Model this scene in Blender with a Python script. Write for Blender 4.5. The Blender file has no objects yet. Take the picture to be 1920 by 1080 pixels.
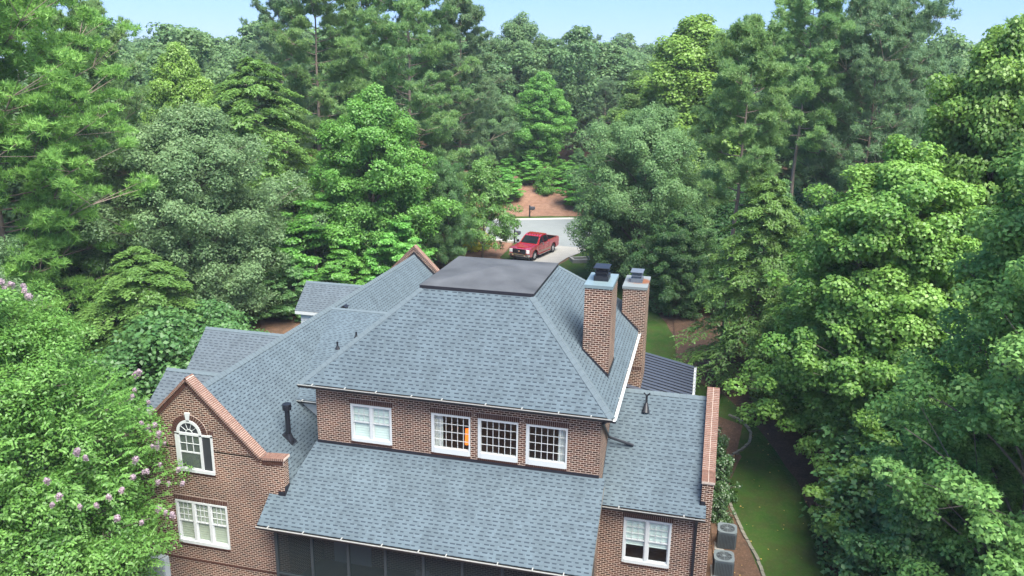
import bpy, bmesh, math, random
import numpy as np
from mathutils import Vector, Matrix
R = math.radians
C = bpy.context.scene
COL = C.collection

# ---------------------------------------------------------------- camera, sky, sun, exposure
CAM = np.array([2.479, -25.45, 11.545]); FPX = 1505.5
YAW, PITCH, ROLL = -13.494, -15.38, .867
def cam_axes():
    y, p, r = R(YAW), R(PITCH), R(ROLL)
    f = np.array([math.sin(y)*math.cos(p), math.cos(y)*math.cos(p), math.sin(p)])
    ri = np.array([math.cos(y), -math.sin(y), 0]); up = np.cross(ri, f)
    return ri*math.cos(r)+up*math.sin(r), -ri*math.sin(r)+up*math.cos(r), f
AR, AU, AF = cam_axes()
cd = bpy.data.cameras.new('camera'); cam = bpy.data.objects.new('camera', cd); COL.objects.link(cam)
cd.sensor_width = 36; cd.lens = FPX/1920*36; cd.clip_end = 6000; cd.clip_start = .1
M = Matrix.Identity(4)
for i in range(3):
    M[i][0], M[i][1], M[i][2], M[i][3] = AR[i], AU[i], -AF[i], CAM[i]
cam.matrix_world = M
C.camera = cam
SUN_EL, SUN_AZ = 60, 134          # azimuth measured from +Y towards +X
w = bpy.data.worlds.new("World"); C.world = w; w.use_nodes = True
nt = w.node_tree; bg = nt.nodes['Background']
sky = nt.nodes.new('ShaderNodeTexSky'); sky.sky_type = 'NISHITA'; sky.sun_disc = False
sky.sun_elevation = R(SUN_EL); sky.sun_rotation = R(SUN_AZ); sky.altitude = 200; sky.air_density = 1.0; sky.dust_density = .3; sky.ozone_density = 3.0
nt.links.new(sky.outputs[0], bg.inputs[0]); bg.inputs[1].default_value = .027
veil = nt.nodes.new('ShaderNodeBackground'); veil.inputs[0].default_value = (.062, .14, .335, 1); veil.inputs[1].default_value = 1   # thin high haze, even over the whole sky
add = nt.nodes.new('ShaderNodeAddShader'); nt.links.new(bg.outputs[0], add.inputs[0]); nt.links.new(veil.outputs[0], add.inputs[1]); nt.links.new(add.outputs[0], nt.nodes['World Output'].inputs[0])
sd = bpy.data.lights.new('sun', 'SUN'); sun = bpy.data.objects.new('sun', sd); COL.objects.link(sun)
sd.energy = 4.8; sd.angle = R(48); sd.color = (1, .94, .82)
sv = Vector((math.sin(R(SUN_AZ))*math.cos(R(SUN_EL)), math.cos(R(SUN_AZ))*math.cos(R(SUN_EL)), math.sin(R(SUN_EL))))
sun.rotation_euler = sv.to_track_quat('Z', 'Y').to_euler(); sun.location = (40, 10, 60)
C.view_settings.view_transform = 'Standard'; C.view_settings.look = 'None'; C.view_settings.gamma = 1
C.view_settings.exposure = 1.45
C.cycles.max_bounces = 8; C.cycles.transparent_max_bounces = 12; C.cycles.use_denoising = True

# ---------------------------------------------------------------- helpers: tagging
def tag(o, label=None, cat=None, group=None, kind=None):
    if label: o['label'] = label
    if cat: o['category'] = cat
    if group: o['group'] = group
    if kind: o['kind'] = kind
    return o
def empty(name, loc=(0, 0, 0), rz=0):
    o = bpy.data.objects.new(name, None); COL.objects.link(o); o.location = loc; o.rotation_euler = (0, 0, rz); o.empty_display_size = .3
    return o
def smooth(a, b, x):
    t = min(1, max(0, (x-a)/(b-a))); return t*t*(3-2*t)
def ground_z(x, y):
    base = -7.5+.075*(min(x, 6)-4); base = max(-9.3, min(-7.0, base))
    z = base+( -4.6-base)*smooth(0, 38, y)
    z += 2.6*smooth(62.5, 74, y)
    if x < -22: z += .9*smooth(-22, -30, -x) if False else 0
    return z
def proj(x, y, z):
    d = np.array([x, y, z])-CAM; k = FPX/(d@AF)
    return 960+k*(d@AR), 540-k*(d@AU)
def at(px, Y):
    """world x on the ground at depth Y for a compass bearing read off the photograph's column px"""
    x = 0.0
    for _ in range(30):
        a = proj(x, Y, ground_z(x, Y))[0]; b = proj(x+.1, Y, ground_z(x, Y))[0]
        x += (px-a)*.1/(b-a)*.9
    return x
def top_h(x, Y, py):
    g = ground_z(x, Y); z = g+10
    for _ in range(30):
        a = proj(x, Y, z)[1]; b = proj(x, Y, z+.1)[1]
        z += (py-a)*.1/(b-a)*.9
    return z-g

# ---------------------------------------------------------------- helpers: materials
def mat(name):
    m = bpy.data.materials.new(name); m.use_nodes = True
    n = m.node_tree.nodes; l = m.node_tree.links
    return m, n, l, n['Principled BSDF']
def setp(b, **k):
    names = dict(col='Base Color', rough='Roughness', metal='Metallic', spec='Specular IOR Level', coat='Coat Weight', alpha='Alpha', trans='Transmission Weight')
    for a, v in k.items():
        if a == 'col' and len(v) == 3: v = (*v, 1)
        b.inputs[names[a]].default_value = v
def simple(name, col, rough=.6, metal=0, spec=.4, var=.12, scale=3., coat=0):
    m, n, l, b = mat(name); setp(b, col=col, rough=rough, metal=metal, spec=spec, coat=coat)
    tc = n.new('ShaderNodeTexCoord'); no = n.new('ShaderNodeTexNoise'); no.inputs['Scale'].default_value = scale; no.inputs['Detail'].default_value = 6
    l.new(tc.outputs['Object'], no.inputs['Vector'])
    mx = n.new('ShaderNodeMix'); mx.data_type = 'RGBA'
    mx.inputs['A'].default_value = (*[c*(1-var) for c in col], 1); mx.inputs['B'].default_value = (*[min(1, c*(1+var)) for c in col], 1)
    l.new(no.outputs['Fac'], mx.inputs['Factor']); l.new(mx.outputs['Result'], b.inputs['Base Color'])
    return m
class NB:
    """small math-node builder"""
    def __init__(s, n, l): s.n, s.l = n, l
    def inp(s, sock, v):
        if isinstance(v, (int, float)): sock.default_value = v
        else: s.l.new(v, sock)
    def m(s, op, a, b=0., c=0.):
        k = s.n.new('ShaderNodeMath'); k.operation = op
        s.inp(k.inputs[0], a); s.inp(k.inputs[1], b)
        if op in ('MULTIPLY_ADD', 'SMOOTH_MIN'): s.inp(k.inputs[2], c)
        return k.outputs[0]
    def rnd(s, a, b, off=0.):
        cx = s.n.new('ShaderNodeCombineXYZ'); s.inp(cx.inputs[0], a); s.inp(cx.inputs[1], b); cx.inputs[2].default_value = off
        wn = s.n.new('ShaderNodeTexWhiteNoise'); wn.noise_dimensions = '3D'; s.l.new(cx.outputs[0], wn.inputs['Vector'])
        return wn.outputs['Value']
    def mix(s, f, a, b):
        k = s.n.new('ShaderNodeMix'); k.data_type = 'RGBA'; s.inp(k.inputs['Factor'], f)
        for sock, v in ((k.inputs['A'], a), (k.inputs['B'], b)):
            if isinstance(v, tuple): sock.default_value = (*v, 1)
            else: s.l.new(v, sock)
        return k.outputs['Result']
def shingle_mat(name, base, dash, exposure=.143):
    m, n, l, b = mat(name); q = NB(n, l); setp(b, rough=.85, spec=.35)
    uv = n.new('ShaderNodeUVMap'); uv.uv_map = 'UVMap'; sp = n.new('ShaderNodeSeparateXYZ'); l.new(uv.outputs[0], sp.inputs[0])
    vv = q.m('DIVIDE', sp.outputs[1], exposure); row = q.m('FLOOR', vv); fv = q.m('FRACT', vv)
    uu = q.m('ADD', q.m('DIVIDE', sp.outputs[0], .275), q.m('MULTIPLY', q.rnd(row, 3.3), 17.))
    cell = q.m('FLOOR', uu); fu = q.m('FRACT', uu)
    r1, r2, r3 = q.rnd(cell, row, .1), q.rnd(cell, row, 1.7), q.rnd(cell, row, 4.2)
    st = q.m('MULTIPLY', r1, .25); en = q.m('ADD', st, q.m('MULTIPLY_ADD', r2, .28, .42))
    d = q.m('MULTIPLY', q.m('GREATER_THAN', fu, st), q.m('LESS_THAN', fu, en))
    d = q.m('MULTIPLY', d, q.m('MULTIPLY', q.m('GREATER_THAN', fv, .68), q.m('LESS_THAN', fv, .97)))
    no = n.new('ShaderNodeTexNoise'); no.inputs['Scale'].default_value = .8; no.inputs['Detail'].default_value = 7; smp = n.new('ShaderNodeMapping'); smp.inputs['Scale'].default_value = (1.6, .35, 1); l.new(uv.outputs[0], smp.inputs[0]); l.new(smp.outputs[0], no.inputs['Vector'])
    no2 = n.new('ShaderNodeTexNoise'); no2.inputs['Scale'].default_value = 60; l.new(uv.outputs[0], no2.inputs['Vector'])
    t = q.m('ADD', q.m('MULTIPLY', r3, .45), q.m('ADD', q.m('MULTIPLY_ADD', no.outputs['Fac'], 1.1, -.3), q.m('MULTIPLY_ADD', no2.outputs['Fac'], .5, -.22)))
    c = q.mix(t, tuple(v*.74 for v in base), tuple(v*1.22 for v in base))
    lineedge = q.m('LESS_THAN', fv, .06)
    c = q.mix(q.m('MULTIPLY', lineedge, .35), c, tuple(v*.45 for v in base))
    c = q.mix(q.m('MULTIPLY', d, .9), c, dash)
    l.new(c, b.inputs['Base Color'])
    bp = n.new('ShaderNodeBump'); bp.inputs['Strength'].default_value = .35; bp.inputs['Distance'].default_value = .01
    l.new(q.m('ADD', q.m('SUBTRACT', 1., fv), q.m('MULTIPLY', no2.outputs['Fac'], .4)), bp.inputs['Height']); l.new(bp.outputs[0], b.inputs['Normal'])
    return m
def brick_mat(name, c1, c2, mortar, width=.203, row=.0813, offset=.5, msize=.0105):
    m, n, l, b = mat(name); q = NB(n, l); setp(b, rough=.85, spec=.25)
    uv = n.new('ShaderNodeUVMap'); uv.uv_map = 'UVMap'
    bt = n.new('ShaderNodeTexBrick'); l.new(uv.outputs[0], bt.inputs['Vector'])
    bt.offset = offset; bt.inputs['Scale'].default_value = 1; bt.inputs['Mortar Size'].default_value = msize; bt.inputs['Mortar Smooth'].default_value = .15
    bt.inputs['Brick Width'].default_value = width; bt.inputs['Row Height'].default_value = row; bt.inputs['Bias'].default_value = -.1
    bt.inputs['Color1'].default_value = (*c1, 1); bt.inputs['Color2'].default_value = (*c2, 1); bt.inputs['Mortar'].default_value = (*mortar, 1)
    no = n.new('ShaderNodeTexNoise'); no.inputs['Scale'].default_value = .8; no.inputs['Detail'].default_value = 7; l.new(uv.outputs[0], no.inputs['Vector'])
    mx = n.new('ShaderNodeMix'); mx.data_type = 'RGBA'; mx.blend_type = 'MULTIPLY'; mx.inputs['Factor'].default_value = 1
    l.new(bt.outputs['Color'], mx.inputs['A'])
    l.new(q.mix(no.outputs['Fac'], (.5, .5, .52), (1.45, 1.38, 1.3)), mx.inputs['B'])
    l.new(mx.outputs['Result'], b.inputs['Base Color'])
    bp = n.new('ShaderNodeBump'); bp.inputs['Strength'].default_value = .5; bp.inputs['Distance'].default_value = .008
    l.new(q.m('SUBTRACT', 1., bt.outputs['Fac']), bp.inputs['Height']); l.new(bp.outputs[0], b.inputs['Normal'])
    return m
def ground_mat(name, cols, scales=(.35, 4., 28.), bump=.25):
    m, n, l, b = mat(name); q = NB(n, l); setp(b, rough=.95, spec=.15)
    tc = n.new('ShaderNodeTexCoord')
    ns = []
    for s in scales:
        k = n.new('ShaderNodeTexNoise'); k.inputs['Scale'].default_value = s; k.inputs['Detail'].default_value = 8; k.inputs['Roughness'].default_value = .65
        l.new(tc.outputs['Object'], k.inputs['Vector']); ns.append(k.outputs['Fac'])
    def ct(v, lo, hi):
        k = n.new('ShaderNodeMapRange'); k.inputs['From Min'].default_value = lo; k.inputs['From Max'].default_value = hi; l.new(v, k.inputs['Value']); return k.outputs[0]
    c = q.mix(ct(ns[0], .35, .65), cols[0], cols[1])
    c = q.mix(q.m('MULTIPLY', ct(ns[1], .42, .62), .6), c, cols[2])
    c = q.mix(q.m('MULTIPLY', ct(ns[2], .5, .72), .55), c, cols[3])
    l.new(c, b.inputs['Base Color'])
    bp = n.new('ShaderNodeBump'); bp.inputs['Strength'].default_value = bump; bp.inputs['Distance'].default_value = .05
    l.new(ns[2], bp.inputs['Height']); l.new(bp.outputs[0], b.inputs['Normal'])
    return m
def leaf_mat(name, dark, light, trans=.4, gloss=.05):
    m = bpy.data.materials.new(name); m.use_nodes = True; n = m.node_tree.nodes; l = m.node_tree.links
    n.remove(n['Principled BSDF']); out = n['Material Output']; q = NB(n, l)
    a = n.new('ShaderNodeAttribute'); a.attribute_name = 'tint'
    oi = n.new('ShaderNodeObjectInfo')
    c = q.mix(a.outputs['Fac'], dark, light)
    hs = n.new('ShaderNodeHueSaturation'); l.new(c, hs.inputs['Color'])
    l.new(q.m('MULTIPLY_ADD', oi.outputs['Random'], .014, .491), hs.inputs['Hue']); l.new(q.m('MULTIPLY_ADD', oi.outputs['Random'], .2, .9), hs.inputs['Value'])
    df = n.new('ShaderNodeBsdfDiffuse'); tr = n.new('ShaderNodeBsdfTranslucent'); gl = n.new('ShaderNodeBsdfGlossy'); gl.inputs['Roughness'].default_value = .45
    l.new(hs.outputs[0], df.inputs['Color'])
    h2 = n.new('ShaderNodeHueSaturation'); h2.inputs['Hue'].default_value = .485; h2.inputs['Value'].default_value = 1.25; l.new(hs.outputs[0], h2.inputs['Color']); l.new(h2.outputs[0], tr.inputs['Color'])
    m1 = n.new('ShaderNodeMixShader'); m1.inputs[0].default_value = trans; l.new(df.outputs[0], m1.inputs[1]); l.new(tr.outputs[0], m1.inputs[2])
    m2 = n.new('ShaderNodeMixShader'); m2.inputs[0].default_value = gloss; l.new(m1.outputs[0], m2.inputs[1]); l.new(gl.outputs[0], m2.inputs[2])
    l.new(m2.outputs[0], out.inputs[0])
    return m
def bark_mat(name, c1, c2):
    m, n, l, b = mat(name); q = NB(n, l); setp(b, rough=.95, spec=.1)
    tc = n.new('ShaderNodeTexCoord'); mp = n.new('ShaderNodeMapping'); mp.inputs['Scale'].default_value = (9, 9, 1.6); l.new(tc.outputs['Object'], mp.inputs[0])
    no = n.new('ShaderNodeTexNoise'); no.inputs['Scale'].default_value = 1.5; no.inputs['Detail'].default_value = 6; l.new(mp.outputs[0], no.inputs[0])
    l.new(q.mix(no.outputs['Fac'], c1, c2), b.inputs['Base Color'])
    return m
def glass_mat(name, tint=(.02, .025, .03), clear=.97):
    m = bpy.data.materials.new(name); m.use_nodes = True; n = m.node_tree.nodes; l = m.node_tree.links
    n.remove(n['Principled BSDF']); out = n['Material Output']
    tr = n.new('ShaderNodeBsdfTransparent'); tr.inputs[0].default_value = (clear, clear, clear, 1)
    gl = n.new('ShaderNodeBsdfGlossy'); gl.inputs['Roughness'].default_value = .02
    lw = n.new('ShaderNodeLayerWeight'); lw.inputs[0].default_value = .5; fr = n.new('ShaderNodeMath'); fr.operation = 'POWER'; l.new(lw.outputs['Facing'], fr.inputs[0]); fr.inputs[1].default_value = 3; fm = n.new('ShaderNodeMath'); fm.operation = 'MULTIPLY_ADD'; l.new(fr.outputs[0], fm.inputs[0]); fm.inputs[1].default_value = .6; fm.inputs[2].default_value = .05; fr = fm
    mx = n.new('ShaderNodeMixShader'); l.new(fr.outputs[0], mx.inputs[0]); l.new(tr.outputs[0], mx.inputs[1]); l.new(gl.outputs[0], mx.inputs[2]); l.new(mx.outputs[0], out.inputs[0])
    return m
def screen_mat(name, col, dens):
    m = bpy.data.materials.new(name); m.use_nodes = True; n = m.node_tree.nodes; l = m.node_tree.links
    b = n['Principled BSDF']; setp(b, col=col, rough=.6); out = n['Material Output']
    tr = n.new('ShaderNodeBsdfTransparent'); mx = n.new('ShaderNodeMixShader'); mx.inputs[0].default_value = dens
    l.new(tr.outputs[0], mx.inputs[1]); l.new(b.outputs[0], mx.inputs[2]); l.new(mx.outputs[0], out.inputs[0])
    return m
def emit_mat(name, col, s):
    m, n, l, b = mat(name); setp(b, col=col, rough=.6); b.inputs['Emission Color'].default_value = (*col, 1); b.inputs['Emission Strength'].default_value = s
    return m

SH = (.080, .110, .130); DASH = (.014, .023, .036)
K = {}
K['shingle'] = shingle_mat('shingle', SH, DASH)
K['shingle_dim'] = shingle_mat('shingle_grey', (.082, .104, .122), (.024, .034, .048))
K['cap'] = simple('ridge_shingle', (.092, .122, .140), .85, var=.2, scale=5)
K['rubber'] = simple('flat_roof_membrane', (.066, .070, .074), .7, var=.85, scale=.7)
K['brick'] = brick_mat('brick', (.030, .0115, .007), (.115, .042, .022), (.47, .385, .32), msize=.0125)
K['brickv'] = brick_mat('brick_soldier', (.085, .034, .024), (.155, .062, .043), (.60, .51, .45), width=.0813, row=.215, offset=0)
K['brickh'] = simple('brick_unit_dark', (.06, .024, .016), .85, var=.5, scale=9)
K['brickl'] = simple('brick_unit_red', (.16, .085, .062), .85, var=.5, scale=9)
K['mortar'] = simple('mortar', (.46, .385, .33), .95, var=.15, scale=12)
K['white'] = simple('white_paint', (.52, .55, .55), .45, var=.03)
K['siding'] = simple('white_siding', (.52, .56, .57), .5, var=.05)
K['glass'] = glass_mat('window_glass', clear=.98)
K['blind'] = simple('pale_blind', (.56, .70, .64), .8, var=.08, scale=6)
K['blindt'] = simple('tan_blind', (.40, .47, .37), .8, var=.12, scale=6)
K['curtain'] = simple('pale_curtain', (.55, .6, .56), .85, var=.2, scale=7)
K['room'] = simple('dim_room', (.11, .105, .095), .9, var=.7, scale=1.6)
K['galv'] = simple('gutter_metal', (.42, .43, .41), .45, metal=.3, var=.2, scale=8)
K['black'] = simple('black_metal', (.012, .014, .02), .45, var=.3)
K['flash'] = simple('dark_flashing', (.014, .015, .022), .5, var=.3)
K['capmetal'] = simple('chimney_cap_metal', (.17, .235, .255), .45, metal=.2, var=.2, scale=6)
K['seam'] = simple('standing_seam', (.075, .09, .125), .4, metal=.3, var=.15)
K['conc'] = simple('concrete', (.27, .265, .245), .85, var=.14, scale=1.5)
K['asphalt'] = simple('asphalt', (.175, .195, .20), .9, var=.12, scale=1.2)
K['kerb'] = simple('kerb_concrete', (.6, .59, .55), .85, var=.1)
K['timber'] = simple('edging_stone', (.20, .19, .15), .9, var=.35, scale=8)
K['acgrey'] = simple('condenser_grey', (.085, .105, .112), .5, var=.2, scale=6)
K['acring'] = simple('condenser_top', (.15, .18, .19), .5, var=.15)
K['acdark'] = simple('condenser_dark', (.03, .035, .04), .6, var=.3)
K['boxgrey'] = simple('utility_grey', (.33, .39, .42), .5, var=.12, scale=4)
K['screen'] = screen_mat('porch_screen', (.008, .017, .018), .74)
K['frameblk'] = simple('porch_frame', (.03, .04, .045), .5)
K['porchfloor'] = simple('porch_floor', (.09, .12, .115), .8, var=.3)
K['beige'] = simple('beige_board', (.50, .47, .33), .6, var=.08)
K['litter'] = ground_mat('leaf_litter', [(.10, .06, .038), (.15, .09, .06), (.06, .042, .03), (.24, .155, .11)], scales=(.35, 2.5, 12.), bump=.5)
K['mulch'] = ground_mat('pine_straw', [(.20, .11, .075), (.25, .15, .105), (.12, .065, .045), (.32, .20, .145)], scales=(.35, 2.2, 11.), bump=.5)
K['lawn'] = ground_mat('lawn_grass', [(.020, .065, .009), (.052, .105, .018), (.055, .058, .020), (.085, .10, .036)], scales=(.5, 1.1, 7.), bump=.9)
K['bark_pine'] = bark_mat('pine_bark', (.13, .10, .08), (.30, .245, .205))
K['bark'] = bark_mat('grey_bark', (.09, .075, .06), (.2, .175, .15))

# ---------------------------------------------------------------- helpers: mesh
class MB:
    """collects faces (with UVs in metres) and links them as ONE mesh object"""
    def __init__(s): s.v = []; s.f = []; s.uv = []; s.mi = []
    def face(s, pts, mi=0, U=None, V=None, uvs=None):
        pts = [Vector(p) for p in pts]
        if uvs is None:
            n = Vector((0, 0, 0))
            for i in range(len(pts)):
                a, b = pts[i], pts[(i+1) % len(pts)]; n += a.cross(b)
            n.normalize() if n.length > 1e-9 else None
            if U is None:
                if abs(n.z) > .95: U, V = Vector((1, 0, 0)), Vector((0, 1, 0))
                else:
                    U = Vector((0, 0, 1)).cross(n).normalized(); V = n.cross(U).normalized()
            U, V = Vector(U), Vector(V) if V is not None else None
            if V is None: V = n.cross(U)
            uvs = [(p.dot(U), p.dot(V)) for p in pts]
        i = len(s.v); s.v += [tuple(p) for p in pts]; s.f.append(list(range(i, i+len(pts)))); s.uv.append(uvs); s.mi.append(mi)
    def box(s, x0, x1, y0, y1, z0, z1, mi=0, rot=None, org=None, skip=''):
        P = [(x, y, z) for z in (z0, z1) for y in (y0, y1) for x in (x0, x1)]
        if rot is not None:
            o = Vector(org or (0, 0, 0)); P = [tuple(o+rot @ Vector(p)) for p in P]
        for k, q in (('b', (0, 2, 3, 1)), ('t', (4, 5, 7, 6)), ('f', (0, 1, 5, 4)), ('k', (2, 6, 7, 3)), ('l', (0, 4, 6, 2)), ('r', (1, 3, 7, 5))):
            if k not in skip: s.face([P[i] for i in q], mi)
    def prism(s, pts, d, mi=0, caps=True):
        """extrude polygon pts along vector d"""
        pts = [Vector(p) for p in pts]; d = Vector(d); n = len(pts)
        if caps: s.face(pts, mi); s.face([p+d for p in reversed(pts)], mi)
        for i in range(n):
            a, b = pts[i], pts[(i+1) % n]; s.face([b, a, a+d, b+d], mi)
    def cyl(s, p0, p1, r0, r1=None, n=12, mi=0, caps=True):
        p0, p1 = Vector(p0), Vector(p1); r1 = r0 if r1 is None else r1
        ax = (p1-p0).normalized(); t = Vector((1, 0, 0)) if abs(ax.x) < .9 else Vector((0, 1, 0)); a = ax.cross(t).normalized(); b = ax.cross(a)
        A = [p0+(a*math.cos(k*2*math.pi/n)+b*math.sin(k*2*math.pi/n))*r0 for k in range(n)]
        B = [p1+(a*math.cos(k*2*math.pi/n)+b*math.sin(k*2*math.pi/n))*r1 for k in range(n)]
        for k in range(n): s.face([A[k], B[k], B[(k+1) % n], A[(k+1) % n]], mi)
        if caps:
            if r0 > 1e-4: s.face(A, mi)
            if r1 > 1e-4: s.face(B[::-1], mi)
    def build(s, name, mats, parent=None, smooth_=False, bevel=0):
        me = bpy.data.meshes.new(name); me.from_pydata(s.v, [], s.f)
        uv = me.uv_layers.new(name='UVMap'); flat = [c for f in s.uv for p in f for c in p]; uv.data.foreach_set('uv', flat)
        for m in (mats if isinstance(mats, (list, tuple)) else [mats]): me.materials.append(m)
        me.polygons.foreach_set('material_index', s.mi)
        bm = bmesh.new(); bm.from_mesh(me)
        if bevel or smooth_: bmesh.ops.remove_doubles(bm, verts=bm.verts, dist=1e-4)
        bmesh.ops.recalc_face_normals(bm, faces=bm.faces) if (bevel or smooth_) else None
        bm.to_mesh(me); bm.free()
        if smooth_:
            me.polygons.foreach_set('use_smooth', [True]*len(me.polygons))
        me.update()
        o = bpy.data.objects.new(name, me); COL.objects.link(o)
        if parent: o.parent = parent
        if bevel:
            b = o.modifiers.new('bevel', 'BEVEL'); b.width = bevel; b.segments = 2; b.limit_method = 'ANGLE'
        return o
def np_mesh(name, V, nv, tint=None, mats=(), parent=None):
    """V: (n*nv,3) verts of n separate polygons with nv corners each"""
    n = len(V)//nv
    me = bpy.data.meshes.new(name); me.vertices.add(len(V)); me.vertices.foreach_set('co', np.ascontiguousarray(V, dtype=np.float32).ravel())
    me.loops.add(len(V)); me.loops.foreach_set('vertex_index', np.arange(len(V), dtype=np.int32))
    me.polygons.add(n); me.polygons.foreach_set('loop_start', np.arange(0, len(V), nv, dtype=np.int32))
    me.update(calc_edges=True)
    if tint is not None:
        a = me.attributes.new('tint', 'FLOAT', 'FACE'); a.data.foreach_set('value', np.clip(tint, 0, 1).astype(np.float32))
    for m in mats: me.materials.append(m)
    return me
def loft(name, L, Rr, m, dz, n=40, k=8, label=None, kind='structure', zf=ground_z, cat=None, wob=0.):
    """sheet lofted between two ground polylines, lying dz above the ground"""
    def res(P, t):
        P = np.array(P, float); s = np.r_[0, np.cumsum(np.hypot(*np.diff(P, axis=0).T))]; return np.array([np.interp(t*s[-1], s, P[:, i]) for i in (0, 1)]).T
    T = np.linspace(0, 1, n); A, B = res(L, T), res(Rr, T)
    if wob:
        rg = np.random.default_rng(len(L)*13+n)
        for P in (A, B): P += wob*np.stack([sum(np.sin(T*f*6.28+rg.uniform(0, 6))/(1+.12*f) for f in (5, 11, 23)), sum(np.sin(T*f*6.28+rg.uniform(0, 6))/(1+.12*f) for f in (4, 9, 19))], 1)
    G = [[None]*k for _ in range(n)]; vs = []; fs = []
    for i in range(n):
        for j in range(k):
            p = A[i]+(B[i]-A[i])*j/(k-1); vs.append((p[0], p[1], zf(p[0], p[1])+dz))
    for i in range(n-1):
        for j in range(k-1):
            a = i*k+j; fs.append((a, a+1, a+k+1, a+k))
    me = bpy.data.meshes.new(name); me.from_pydata(vs, [], fs); me.materials.append(m)
    bm = bmesh.new(); bm.from_mesh(me); bmesh.ops.recalc_face_normals(bm, faces=bm.faces)
    if sum(f.normal.z for f in bm.faces) < 0: bmesh.ops.reverse_faces(bm, faces=bm.faces)
    bm.to_mesh(me); bm.free()
    o = bpy.data.objects.new(name, me); COL.objects.link(o); tag(o, label, cat, None, kind)
    return o

# ================================================================ SETTING
gx = np.r_[np.linspace(-900, -80, 14), np.linspace(-75, 45, 121), np.linspace(55, 700, 12)]
gyv = np.r_[np.linspace(-250, -30, 8), np.linspace(-28, 100, 129), np.linspace(110, 1500, 16)]
vs = [(x, y, ground_z(x, y)) for y in gyv for x in gx]; nx = len(gx)
fs = [(j*nx+i, j*nx+i+1, (j+1)*nx+i+1, (j+1)*nx+i) for j in range(len(gyv)-1) for i in range(nx-1)]
me = bpy.data.meshes.new('ground'); me.from_pydata(vs, [], fs); me.materials.append(K['litter'])
go = bpy.data.objects.new('ground', me); COL.objects.link(go); tag(go, 'brown leaf litter floor of the wood', None, None, 'structure')
loft('lawn', [(3.4, -14), (3.7, -4), (4.6, 4), (4.2, 8), (5.2, 12), (3.9, 15), (.5, 16), (-1.2, 24), (-8, 32), (-9.4, 38), (-8.6, 42.5), (-7.6, 46)],
     [(11, -14), (9.8, -6), (8.8, 0), (8, 8), (6.6, 14), (4.6, 18), (1.8, 24), (-.2, 30), (-3, 38), (-3.5, 42), (-4, 45), (-4.5, 46)], K['lawn'], .05, 160, 14, wob=.14, label='mown green lawn along the right side of the house')
loft('lawn', [(-14.6, 41), (-14.6, 44), (-14.8, 47.2)], [(-13.3, 40), (-13.7, 44), (-14, 47.4)], K['lawn'], .05, 10, 6, 'small green lawn beside the truck')
loft('mulch_bed', [(-24, 36), (-24, 42), (-22, 47.5)], [(-13.4, 36), (-14.6, 41), (-14.9, 47.1)], K['mulch'], .035, 20, 12, 'reddish pine straw bed by the driveway')
loft('mulch_bed', [(-32, 20), (-32, 24), (-28, 32)], [(-20, 20), (-20, 25), (-20, 32)], K['litter'], .035, 16, 12, 'brown mulch bed beside the left gables')
loft('mulch_bed', [(1.6, 22.6), (3.6, 18.6), (4.4, 18.2)], [(.4, 34), (6.5, 27), (9, 20)], K['litter'], .09, 60, 12, wob=.16, label='reddish pine straw under the trees right of the house')
loft('driveway', [(-14.1, 47.6), (-13.4, 43), (-13.2, 38), (-13.2, 28)], [(-7.4, 46.8), (-8.9, 42.5), (-9.6, 38), (-10, 28)], K['conc'], .075, 30, 8, 'pale concrete driveway')
loft('road', [(-90, 52), (-40, 49.8), (-22, 48.6), (-14.8, 47.5), (-8, 46.3), (2, 45.6), (40, 47)], [(-90, 58), (-40, 57.2), (-22, 57.6), (-17, 59), (-11.8, 61.3), (2, 62), (40, 60)], K['asphalt'], .06, 70, 10, 'pale grey asphalt street')
for nm, P, lab in (('kerb', [(-90, 58), (-40, 57.2), (-22, 57.6), (-17, 59), (-11.8, 61.3), (2, 62), (40, 60)], 'pale kerb on the far side of the street'),
                   ('kerb', [(-40, 49.8), (-22, 48.6), (-14.8, 47.5)], 'pale kerb along the near side of the street')):
    mb = MB()
    for a, b in zip(P[:-1], P[1:]):
        a, b = Vector((*a, 0)), Vector((*b, 0)); d = (b-a).normalized(); nn = Vector((-d.y, d.x, 0))*.15; z = -4.6
        q = [a-nn, b-nn, b+nn, a+nn]
        mb.face([(p.x, p.y, z+.17) for p in q]); 
        for i in range(4):
            p, r = q[i], q[(i+1) % 4]; mb.face([(p.x, p.y, z-.1), (r.x, r.y, z-.1), (r.x, r.y, z+.17), (p.x, p.y, z+.17)])
    tag(mb.build(nm, K['kerb']), lab, None, None, 'structure')
loft('grass_verge', [(-90, 58.2), (-40, 57.4), (-22, 57.8), (-17, 59.2), (-11.8, 61.5), (2, 62.2), (40, 60.2)], [(-90, 60), (-40, 59), (-22, 59.6), (-17, 61.2), (-11.8, 63), (2, 63.6), (40, 62)], K['lawn'], .06, 60, 4, 'strip of grass along the far kerb')
loft('mulch_bank', [(-24, 60.3), (-17, 61.3), (-11.8, 63.1), (-4, 63.6)], [(-26, 80), (-20, 82), (-12, 82), (-4, 80)], K['mulch'], .05, 40, 14, wob=.2, label='reddish mulched bank across the street')

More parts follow.
